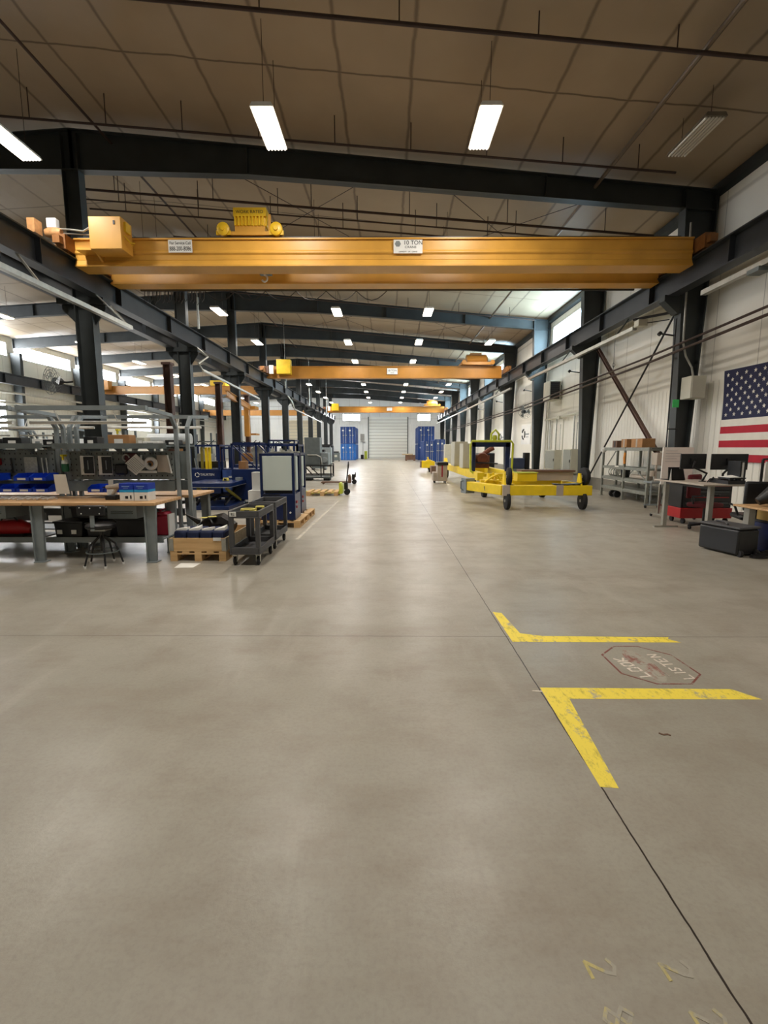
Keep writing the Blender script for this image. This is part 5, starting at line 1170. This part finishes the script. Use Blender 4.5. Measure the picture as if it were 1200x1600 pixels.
MB().box(3.1, 3.7, 21.7, 22.8, .77, 1.88).build('body', M_BEIGE, t, world=True, bevel=.01); MB().box(3.12, 3.4, 21.685, 21.7, .8, 1.85).box(3.42, 3.68, 21.685, 21.7, .8, 1.85).build('door', M_BEIGE, t, world=True); MB().box(3.43, 3.45, 21.66, 21.685, 1.2, 1.3).build('handle', M_BLACK, t, world=True)
t = thing('brown_machine', 'rust brown machine seen through the blue and yellow arch', 'machine', (4.3, 20, .5))
MB().box(3.75, 4.3, 19.8, 20.4, .76, 1.3).lathe([(.22, 19.7), (.26, 19.8), (.22, 20)], (4.0, 0, 1.15), 'y').tube([(3.8, 20, 1.1), (4.3, 20, 1.5), (4.5, 20, 1.6)], .1).build('body', mat('rust_brown', (120, 66, 44), .6, .1, .3, 6), t, world=True)
MB().tube([(3.7, 19.6, 1.0), (4.6, 19.6, .95)], .03).build('bar', M_BLACK, t, world=True)
t = thing('blue_tote', 'dark blue tote with black column right of the arch', 'tote', (4.95, 17.6, .45))
MB().box(4.72, 5.2, 17.8, 18.4, .82, 1.22).build('body', mat('dull_navy', (60, 72, 104), .6), t, world=True, bevel=.03); MB().lathe([(.13, .7), (.13, 1.42)], (5.3, 18.0, 0)).build('column', M_BLACK, t, world=True)
MB().box(4.65, 5.6, 17.7, 18.5, .62, .70).box(4.7, 4.8, 17.8, 18.4, 0, .62).box(5.4, 5.5, 17.8, 18.4, 0, .62).box(4.72, 5.2, 17.8, 18.4, .70, .82).build('stand', M_GREY, t, world=True)
# grey cart
t = thing('tool_cart', 'taupe plastic tool cart with a dark red stripe in the aisle', 'cart', (2.45, 21.6, 0))
MB().box(2.3, 2.75, 21.3, 22.0, .1, .82).build('body', M_TAUPE, t, world=True, bevel=.02); MB().box(2.12, 2.3, 21.4, 22.0, .1, .5).build('side_bin', M_TAUPE, t, world=True, bevel=.02)
MB().box(2.48, 2.54, 21.29, 21.3, .3, .82).build('stripe', M_MAROON, t, world=True)
MB().box(2.28, 2.78, 21.25, 22.05, .82, .96).build('lid', M_BLACK, t, world=True, bevel=.02)
for x in (2.2, 2.68):
    for y in (21.42, 21.9): MB().lathe([(.06, x - .02), (.06, x + .02)], (0, y, .06), 'x', 14).build('wheel', M_RUBBER, t, world=True)
# far yellow frame end
t = thing('transport_frame', 'farthest yellow frame end peeking out before the blue containers', 'trailer', (2.7, 31.5, 0))
MB().box(2.3, 3.05, 31, 31.4, .28, .75).build('front_beam', M_YEL, t, world=True, bevel=.02); MB().box(2.95, 3.2, 31.4, 35, .35, .7).build('side_beam', M_YEL, t, world=True)
MB().tube([(2.75, 31.1, .75), (2.7, 31.1, 1.0)], .05).box(2.6, 2.9, 31, 31.3, .75, .82).build('lug', M_YEL, t, world=True); MB().box(2.22, 2.3, 31, 31.4, .3, .72).build('bumper', M_BROWN, t, world=True)
wheel(t, 'wheel', (2.85, 31.3, .16), .16, .12); wheel(t, 'wheel', (3.08, 34.5, .16), .16, .12)
for k, (x, y, w_, h, m, d) in enumerate(((5.6, 26.5, .9, 1.3, M_BLACK, 'black machine'), (5.4, 32, 1.2, 1.5, M_GREY, 'grey machine'), (6.0, 38, 1.2, 1.8, M_SCREEN, 'dark cabinet'), (5.9, 44, 1.0, 1.9, M_BEIGE, 'pale cabinet'), (3.0, 28.5, .6, .5, M_BROWN, 'brown low block'))):
    t = thing('equipment_crate', '%s along the right side behind the yellow frames, %s from the camera' % (d, ORD[k]), 'equipment', (x, y, 0), 0, 'equipment along the right side')
    MB().box(x - w_ / 2, x + w_ / 2, y, y + .9, .08, h).build('body', m, t, world=True, bevel=.03)
    MB().box(x - w_ / 2 + .1, x + w_ / 2 - .1, y - .02, y, .3, h - .15).build('door', m, t, world=True)
    MB().box(x - w_ / 2 + .05, x + w_ / 2 - .05, y + .05, y + .85, 0, .08).build('base', M_BLACK, t, world=True)

# ================================================================ RACK (right wall)
t = thing('steel_rack', 'low galvanised steel rack by the brace on the right wall', 'rack', (7.75, 14.7, 0))
ys = (13.35, 14.7, 16.15); xs = (7.38, 7.86)
for x in xs:
    for y in ys:
        zt = 1.62 if y < 16 else (1.45 if x < 7.5 else 1.62)
        MB().box(x - .03, x + .03, y - .03, y + .03, 0, zt).box(x - .06, x + .06, y - .06, y + .06, 0, .01).build('post', M_RACK, t, world=True)
for z in (.3, .62, .98, 1.56):
    mb = MB()
    for x in xs: mb.box(x - .02, x + .02, ys[0], ys[2], z - .04, z + .04)
    for y in ys: mb.box(xs[0], xs[1], y - .02, y + .02, z - .03, z + .03)
    mb.build('shelf_beam', M_RACK, t, world=True)
    if z in (.62, 1.56, .3): MB().box(xs[0], xs[1], ys[0], ys[2] - (.0 if z > 1 else 0), z + .04, z + .055).build('shelf_deck', M_RACK, t, world=True)
MB().beam((7.38, 13.35, .62), (7.38, 14.0, .98), .02, .03).beam((7.38, 15.9, .98), (7.38, 15.3, 1.5), .02, .03).beam((7.86, 13.35, .1), (7.86, 14.6, .6), .02, .02).beam((7.86, 16, .3), (7.86, 15.0, .95), .02, .02).build('brace', M_RACK, t, world=True)
for k, (y, w_, h, d, m) in enumerate(((15.5, .30, .22, 'small brown carton', M_BROWN), (14.9, .34, .26, 'open carton with black contents', M_CARD), (14.15, .62, .26, 'wide tan carton', M_CARD))):
    b = thing('cardboard_box', '%s on top of the galvanised rack' % d, 'box', (7.6, y, 1.615), 0, 'cartons on top of the rack')
    MB().box(7.42, 7.8, y - w_ / 2, y + w_ / 2, 1.615, 1.615 + h).build('body', m, b, world=True, bevel=.006)
    MB().box(7.415, 7.42, y - .04, y + .04, 1.63, 1.60 + h).build('tape', M_TAUPE if k else M_BLACK, b, world=True)
simple('orange_tube', MB().tube([(7.34, 14.62, 1.12), (7.32, 14.62, 1.3), (7.34, 14.62, 1.46)], .035), mat('orange_plastic', (232, 150, 60), .5), 'orange tube hanging on the middle post of the rack', 'tube')
for k in range(5):
    y = 15.95 - k * .16; simple('metal_ring', MB().tube([(7.6 + .13 * math.cos(a), y + .05 * math.cos(a), .815 + .12 * math.sin(a)) for a in [2 * PI * i / 16 for i in range(16)]], .015, 6, closed=True), M_GALV, 'silver ring standing on the rack shelf, %s from the far end' % ORD[k], 'ring', 'silver rings on the rack')
simple('black_bucket', MB().lathe([(.12, .0), (.15, .24)], (7.6, 15.05, .677), 'z', 16), M_SCREEN, 'dark bucket on the rack shelf right of the silver rings', 'bucket')
t = thing('wheel_axle', 'pair of black rubber wheels on an axle, on the floor under the rack', 'axle', (7.5, 15.45, 0)); MB().tube([(7.5, 15.62, .11), (7.5, 15.28, .11)], .015).build('axle_rod', M_GALV, t, world=True)
for y, r in ((15.6, .11), (15.3, .11)): MB().lathe([(r, y - .04), (r, y + .04)], (7.5, 0, r), 'y', 18).build('wheel', M_RUBBER, t, world=True)
simple('paper_label', MB().box(7.345, 7.35, 15.0, 15.25, 1.0, 1.04), M_PAPER, 'white label on the upper rack beam', 'label')
simple('white_lamp', MB().lathe([(.05, 1.45), (.08, 1.5), (.09, 1.58), (.05, 1.62)], (7.38, 16.15, 0), 'z', 14), M_WHITE, 'white round cap on the far left rack post', 'lamp')
simple('pipe_offcut', MB().tube([(7.55, 13.5, .745), (7.55, 14.5, .745)], .07, 14), M_TAUPE, 'thick pale pipe lying on the rack shelf', 'pipe')

# ================================================================ OFFICE CORNER (right)
t = thing('whiteboard_stand', 'mobile white board behind the laptop desk', 'whiteboard', (6.65, 10.8, 0))
MB().box(6.28, 6.98, 10.8, 10.83, .78, 1.62).build('board', M_PAPER, t, world=True)
mb = MB()
for i in range(5): mb.box(6.34, 6.6 + .1 * (i % 3), 10.796, 10.8, 1.54 - i * .06, 1.545 - i * .06)
mb.build('writing', M_GREY, t, world=True)
MB().beam((6.3, 10.85, 0.1), (6.3, 10.85, .8), .04, .04).beam((6.96, 10.85, .1), (6.96, 10.85, .8), .04, .04).beam((6.3, 10.85, .3), (6.96, 10.85, .3), .04, .04).beam((6.3, 10.55, .08), (6.3, 11.15, .08), .04, .04).beam((6.96, 10.55, .08), (6.96, 11.15, .08), .04, .04).build('frame', M_GALV, t, world=True)
for x in (6.3, 6.96):
    for y in (10.57, 11.13): MB().lathe([(.035, x - .015), (.035, x + .015)], (0, y, .035), 'x', 12).build('caster', M_RUBBER, t, world=True)
# drill press like tool by the rack
t = thing('pedestal_tool', 'slim grey pedestal tool on casters between rack and whiteboard', 'tool stand', (7.12, 12.6, 0))
MB().box(7.0, 7.3, 12.45, 12.85, .68, .72).beam((7.02, 12.5, .1), (7.02, 12.5, .68), .03, .03).beam((7.27, 12.5, .1), (7.27, 12.5, .68), .03, .03).beam((6.92, 12.6, .09), (7.34, 12.6, .09), .04, .04).build('stand', M_GREY, t, world=True)
MB().tube([(7.17, 12.6, .72), (7.17, 12.6, 1.35)], .03).box(7.12, 7.28, 12.5, 12.75, 1.15, 1.48).lathe([(.05, .85), (.06, 1.0)], (7.08, 12.6, 0)).build('head', M_TAUPE, t, world=True, bevel=.01)
for x in (6.96, 7.30): MB().lathe([(.04, x - .015), (.04, x + .015)], (0, 12.6, .04), 'x', 12).build('caster', M_RUBBER, t, world=True)
# desk 1 (sit-stand, long side along the aisle)
t = thing('standing_desk', 'sit-stand desk with two pale legs carrying the laptop and monitors', 'desk', (5.85, 8.9, 0))
MB().box(5.45, 6.22, 8.1, 9.62, .955, .985).build('desktop', M_TAUPE, t, world=True, bevel=.006)
for y in (9.6, 8.28):
    MB().box(5.66, 5.74, y - .05, y + .03, .03, .95).build('leg', M_DESKLEG, t, world=True, bevel=.006)
    MB().box(5.5 if y > 9 else 5.66, 5.98, y - .045, y + .025, 0, .03).build('foot', M_DESKLEG, t, world=True)
MB().box(5.66, 5.74, 8.3, 9.55, .89, .95).build('crossbar', M_BLACK, t, world=True)
t = thing('laptop', 'open black laptop seen from behind at the desk end', 'laptop', (5.62, 9.35, .985))
MB().box(5.48, 5.82, 9.2, 9.45, .985, 1.0).build('keyboard_base', M_BLACK, t, world=True)
MB().prism([(5.47, 1.0), (5.80, 1.0), (5.74, 1.24), (5.46, 1.24)], 'y', 9.17, 9.185).build('lid', M_SCREEN, t, world=True)
MB().prism([(5.48, .985), (5.52, .985), (5.50, 1.20)], 'y', 9.14, 9.15).build('paper_wedge', M_WHITE, t, world=True)
def monitor(x0, x1, y, z0, z1, tilt, label):
    xm = (x0 + x1) / 2
    t = thing('monitor', label, 'monitor', (xm, y, .985), 0, 'black monitors on arms')
    MB().box(x0, x1, y, y + .03, z0, z1).build('panel', M_SCREEN, t, world=True, bevel=.006)
    MB().box(x0 + .012, x1 - .012, y + .029, y + .033, z0 + .02, z1 - .012).build('screen', mat('dark_glass', (12, 13, 16), .15, 0, 0), t, world=True)
    MB().box(xm - .06, xm + .06, y - .03, y, (z0 + z1) / 2 - .06, (z0 + z1) / 2 + .06).build('mount', M_BLACK, t, world=True)
    MB().tube([(xm, y - .04, (z0 + z1) / 2), (xm - .08, y - .12, (z0 + z1) / 2 - .1), (xm + tilt, y - .16, 1.14), (xm + tilt * .8, y - .1, 1.0)], .02).lathe([(.06, .985), (.06, 1.0)], (xm + tilt * .8, y - .1, 0), 'z', 14).build('arm', M_BLACK, t, world=True)
    return t
m_ = monitor(5.55, 6.03, 8.95, 1.215, 1.5, .16, 'left black monitor, seen from behind above the desk')
m_ = monitor(6.06, 6.74, 8.85, 1.205, 1.5, -.22, 'right black monitor, wider one seen from behind')
t = thing('docking_clutter', 'black cable bundle and dock lying between the monitor arms', 'electronics', (6.0, 8.75, .985))
mb = MB()
for i in range(7): mb.tube([(5.85 + .05 * i, 8.6 + .03 * (i % 3), .995), (5.9 + .06 * i, 8.62, 1.05 + .03 * (i % 2)), (6.0 + .04 * i, 8.66, 1.02), (6.15 + .01 * i, 8.55, .995)], .011, 6)
mb.build('cable', M_CAB, t, world=True); MB().box(5.95, 6.18, 8.5, 8.7, .985, 1.06).build('dock', M_BLACK, t, world=True, bevel=.01)
t = thing('phone_and_papers', 'stack of papers on black trays at the desk end', 'tray', (6.05, 8.3, .985))
MB().box(5.9, 6.2, 8.15, 8.45, .986, 1.05).box(5.92, 6.2, 8.15, 8.45, 1.08, 1.1).box(5.92, 5.94, 8.15, 8.17, 1.05, 1.08).box(6.18, 6.2, 8.43, 8.45, 1.05, 1.08).build('tray', M_BLACK, t, world=True)
MB().add([(5.94, 8.17, 1.105), (6.18, 8.19, 1.11), (6.17, 8.42, 1.14), (5.93, 8.4, 1.105), (5.94, 8.17, 1.10), (6.18, 8.19, 1.10), (6.17, 8.42, 1.10), (5.93, 8.4, 1.10)], [(0, 1, 2, 3), (0, 1, 5, 4), (1, 2, 6, 5), (2, 3, 7, 6), (3, 0, 4, 7)]).build('sheet', M_PAPER, t, world=True)
# red tool chest behind desk
t = thing('tool_chest', 'red and black rolling tool chest under and behind the desk', 'tool chest', (6.7, 9.9, 0))
MB().box(6.25, 7.35, 9.95, 10.45, .12, .34).build('base', M_RED, t, world=True, bevel=.01)
MB().box(6.27, 7.33, 9.98, 10.43, .34, .86).build('body', M_BLACK, t, world=True, bevel=.01)
for k in range(4): q = MB().box(6.3, 7.3, 9.96, 9.98, .37 + k * .12, .47 + k * .12).build('drawer', M_SCREEN, t, world=True); MB().box(6.35, 7.25, 9.945, 9.96, .44 + k * .12, .455 + k * .12).build('handle', M_RED if k % 2 else M_DGREY, q, world=True)
MB().box(6.25, 7.35, 9.95, 10.45, .86, .90).build('top', M_RED, t, world=True)
for x in (6.35, 7.25):
    for y in (10.0, 10.4): MB().lathe([(.06, x - .02), (.06, x + .02)], (0, y, .06), 'x', 14).build('caster', M_RUBBER, t, world=True)
def chair(loc, rz, m, label):
    t = thing('office_chair', label, 'chair', loc, rz, 'office chairs by the desks')
    MB().box(-.24, .24, -.24, .24, .44, .53).build('seat', m, t, bevel=.04)
    MB().box(-.22, .22, .2, .27, .60, 1.08).build('backrest', m, t, bevel=.05)
    MB().box(-.03, .03, .22, .25, .48, .65).build('back_bar', M_BLACK, t)
    MB().tube([(0, 0, .1), (0, 0, .45)], .03).build('gas_column', M_BLACK, t)
    for i in range(5):
        a = 2 * PI * i / 5 + .2; q = MB().beam((0, 0, .10), (.28 * math.cos(a), .28 * math.sin(a), .075), .04, .035).build('leg', M_BLACK, t)
        MB().lathe([(.03, -.02), (.03, .02)], (.28 * math.cos(a), .28 * math.sin(a), .03), 'y', 12).build('caster', M_RUBBER, q)
    for s in (-1, 1): MB().tube([(.22 * s, .1, .5), (.28 * s, .1, .66), (.28 * s, -.12, .68)], .018).build('armrest', M_BLACK, t)
    return t
chair((6.35, 9.35, 0), .5, mat('dark_red_fabric', (96, 18, 26), .8, 0, .15, 14), 'dark red and black office chair under the desk')
chair((6.05, 7.75, 0), PI * .9, M_BLACK, 'black office chair at the right picture edge')
# divider frames right
t = thing('white_display_frame', 'white curved arm and black frame standing right of the monitors', 'frame', (6.5, 8.2, .985))
MB().box(6.12, 6.15, 8.2, 8.5, .985, 1.38).box(6.19, 6.22, 8.2, 8.5, .985, 1.38).build('post', M_SCREEN, t, world=True)
MB().box(6.155, 6.185, 8.2, 8.5, .985, 1.36).tube([(6.05, 8.3, 1.0), (6.12, 8.3, 1.02), (6.15, 8.3, 1.15)], .02).build('white_panel', M_WHITE, t, world=True)
# desk 2
t = thing('low_desk', 'low wooden-topped desk at the right picture edge', 'desk', (5.95, 7.1, 0))
MB().box(5.5, 6.5, 6.75, 7.45, .70, .73).build('desktop', M_WOOD, t, world=True, bevel=.005)
MB().box(5.62, 5.72, 7.25, 7.36, .03, .70).box(5.5, 5.95, 7.27, 7.34, 0, .03).build('leg', M_DESKLEG, t, world=True)
MB().box(6.3, 6.4, 6.85, 6.95, 0, .70).build('leg', M_DESKLEG, t, world=True)
t = thing('parts_carton', 'carton with yellow label below the low desk', 'box', (6.0, 7.2, .38))
MB().box(5.86, 6.2, 7.1, 7.4, .50, .66).build('body', mat('yellow_card', (214, 176, 92), .7), t, world=True); MB().box(5.9, 6.1, 7.095, 7.1, .53, .63).build('label', M_PAPER, t, world=True)
t = thing('blue_crate', 'blue plastic crate on the floor under the low desk', 'crate', (6.0, 7.3, 0))
MB().box(5.84, 6.3, 7.08, 7.5, 0, .47).build('body', mat('deep_blue_plastic', (14, 34, 96), .5), t, world=True, bevel=.02); MB().box(5.82, 6.32, 7.06, 7.52, .47, .5).build('rim', M_BLACK, t, world=True)
t = thing('backpack', 'dark navy jacket and black bag piled on the low desk', 'bag', (5.95, 7.1, .73))
MB().tube([(5.65, 7.15, .80), (5.8, 7.1, .9), (6.0, 7.1, 1.02), (6.2, 7.1, .95)], [.06, .12, .2, .15], 12).build('body', M_BLACK, t, world=True)
MB().tube([(5.95, 7.0, 1.1), (6.15, 7.0, 1.25), (6.35, 7.05, 1.2)], [.04, .14, .16], 10).build('jacket', mat('navy_cloth', (22, 28, 62), .85), t, world=True)
MB().add([(5.72, 6.95, .86), (5.92, 6.93, .84), (5.88, 6.93, 1.0), (5.80, 6.95, 1.0), (5.72, 6.97, .86), (5.92, 6.95, .84), (5.88, 6.95, 1.0), (5.80, 6.97, 1.0)], [(0, 1, 2, 3), (7, 6, 5, 4), (0, 4, 5, 1), (1, 5, 6, 2), (2, 6, 7, 3), (3, 7, 4, 0)]).build('paper', M_PAPER, t, world=True)
t = thing('desk_partition', 'black framed stand with white posters behind the low desk', 'stand', (6.6, 8.6, 0))
MB().beam((6.42, 8.1, 0), (6.42, 8.1, 1.42), .03, .03).beam((6.95, 8.1, 0), (6.95, 8.1, 1.42), .03, .03).beam((6.42, 8.1, 1.42), (6.95, 8.1, 1.42), .03, .03).beam((6.42, 8.1, 1.0), (6.95, 8.1, 1.0), .03, .03).box(6.3, 7.1, 7.95, 8.25, 0, .03).build('frame', M_BLACK, t, world=True)
MB().box(6.48, 6.66, 8.1, 8.12, 1.02, 1.38).box(6.72, 6.9, 8.1, 8.12, 1.02, 1.38).build('poster', M_PAPER, t, world=True)
# black rugged case on wheels
t = thing('rugged_case', 'black rugged rolling case on the floor before the desks', 'case', (5.4, 7.2, 0))
MB().prism([(5.07, 7.55), (5.22, 6.88), (5.62, 7.0), (5.50, 7.66)], 'z', .02, .40).build('body', M_SCREEN, t, world=True, bevel=.03)
MB().prism([(5.07, 7.55), (5.22, 6.87), (5.63, 6.99), (5.51, 7.67)], 'z', .405, .44).build('lid', M_CARTM, t, world=True, bevel=.015)
MB().tube([(5.2, 7.1, .46), (5.3, 7.3, .47), (5.3, 7.5, .46)], .015).build('handle', M_CARTM, t, world=True)
for p in ((5.26, 6.88), (5.56, 6.97)): MB().lathe([(.05, -.02), (.05, .02)], (p[0], p[1], .05), 'x', 14).build('wheel', M_RUBBER, t, world=True)
t = thing('cable_pile', 'pile of black cables on the floor beside the rugged case', 'cable', (5.7, 6.9, 0))
mb = MB()
for k in range(6): mb.tube([(5.5 + .06 * k + .12 * math.cos(a), 6.83 + .02 * k + .07 * math.sin(a), .014 + .013 * k) for a in [2 * PI * i / 16 for i in range(16)]], .011, 6, closed=True)
mb.tube([(5.6, 6.8, .012), (5.9, 6.72, .012), (6.3, 6.8, .012)], .012); mb.build('coil', M_CAB, t, world=True)

# ================================================================ LEFT BAY BACKGROUND
for k, (x, y) in enumerate(((-9.35, 20.7), (-9.35, 26.8), (-9.6, 45.0), (-9.6, 33.0))):
    struct('steel_column', MB().ibeam((x, y, 0), (x, y, 5.1), .3, .3, .03, .02, up=(1, 0, 0)).box(x - .2, x + .2, y - .2, y + .2, 5.1, 5.2), M_RUST, 'rust brown post behind the middle columns, %s of four' % ORD[k], 'column', 'rust brown posts in the left bay', smooth=False)
for k, (z, y0, y1) in enumerate(((5.0, 26, 68), (4.35, 26, 68))):
    tag(MB().tube([(-23.4, y0, z), (-23.4, y1, z)], .07).build('wall_tube', M_GALV), ('upper', 'lower')[k] + ' long silver pipe along the left outer wall', 'pipe')
def blue_rack(x, y, label, m=M_DGREY):
    t = thing('storage_rack', label, 'rack', (x, y, 0), 0, 'storage racks in the left bay')
    for dx in (0, 2.4):
        for dy in (0, .9): MB().box(x + dx - .04, x + dx + .04, y + dy - .04, y + dy + .04, 0, 2.4).build('post', m, t, world=True)
    for z in (.3, 1.1, 1.9): MB().box(x, x + 2.4, y, y + .9, z, z + .06).build('shelf', m, t, world=True)
for k, (x, y) in enumerate(((-14.5, 22), (-18, 24), (-12, 26), (-21.5, 30))):
    blue_rack(x, y, 'grey storage rack in the left bay, %s from the camera' % ORD[k])
    for j in range(5):
        z = (.36, 1.16, 1.96)[j % 3]; xx = x + .3 + .45 * j; h = .35 + .1 * (j % 2); m = (M_WHITE, M_CARD, M_SCREEN, M_BLUE, M_BEIGE)[j]
        b = thing('storage_box', '%s box on the %s storage rack of the left bay' % (('white', 'cardboard', 'black', 'blue', 'beige')[j], ORD[k]), 'box', (xx, y + .4, z), 0, 'boxes on the left bay racks')
        MB().box(xx - .2, xx + .2, y + .15, y + .7, z, z + h).build('body', m, b, world=True, bevel=.01); MB().box(xx - .21, xx + .21, y + .14, y + .71, z + h, z + h + .03).build('lid', m, b, world=True)
# clutter on the left bay benches' top shelves
for k in range(9):
    x = -14.2 + k * .6; h = .1 + .06 * (k % 3); m = (M_WHITE, M_BLACK, M_SCREEN, M_BEIGE)[k % 4]
    b = thing('shelf_box', '%s case on the left bay bench shelves, %s from the left' % (('white', 'black', 'charcoal', 'beige')[k % 4], ORD[k]), 'box', (x, 14.35, 1.656), 0, 'cases on the left bay bench shelves')
    MB().box(x - .16, x + .16, 14.25, 14.48, 1.656, 1.656 + h).build('body', m, b, world=True, bevel=.006); MB().box(x - .05, x + .05, 14.245, 14.25, 1.67, 1.7).build('sticker', M_PAPER, b, world=True)
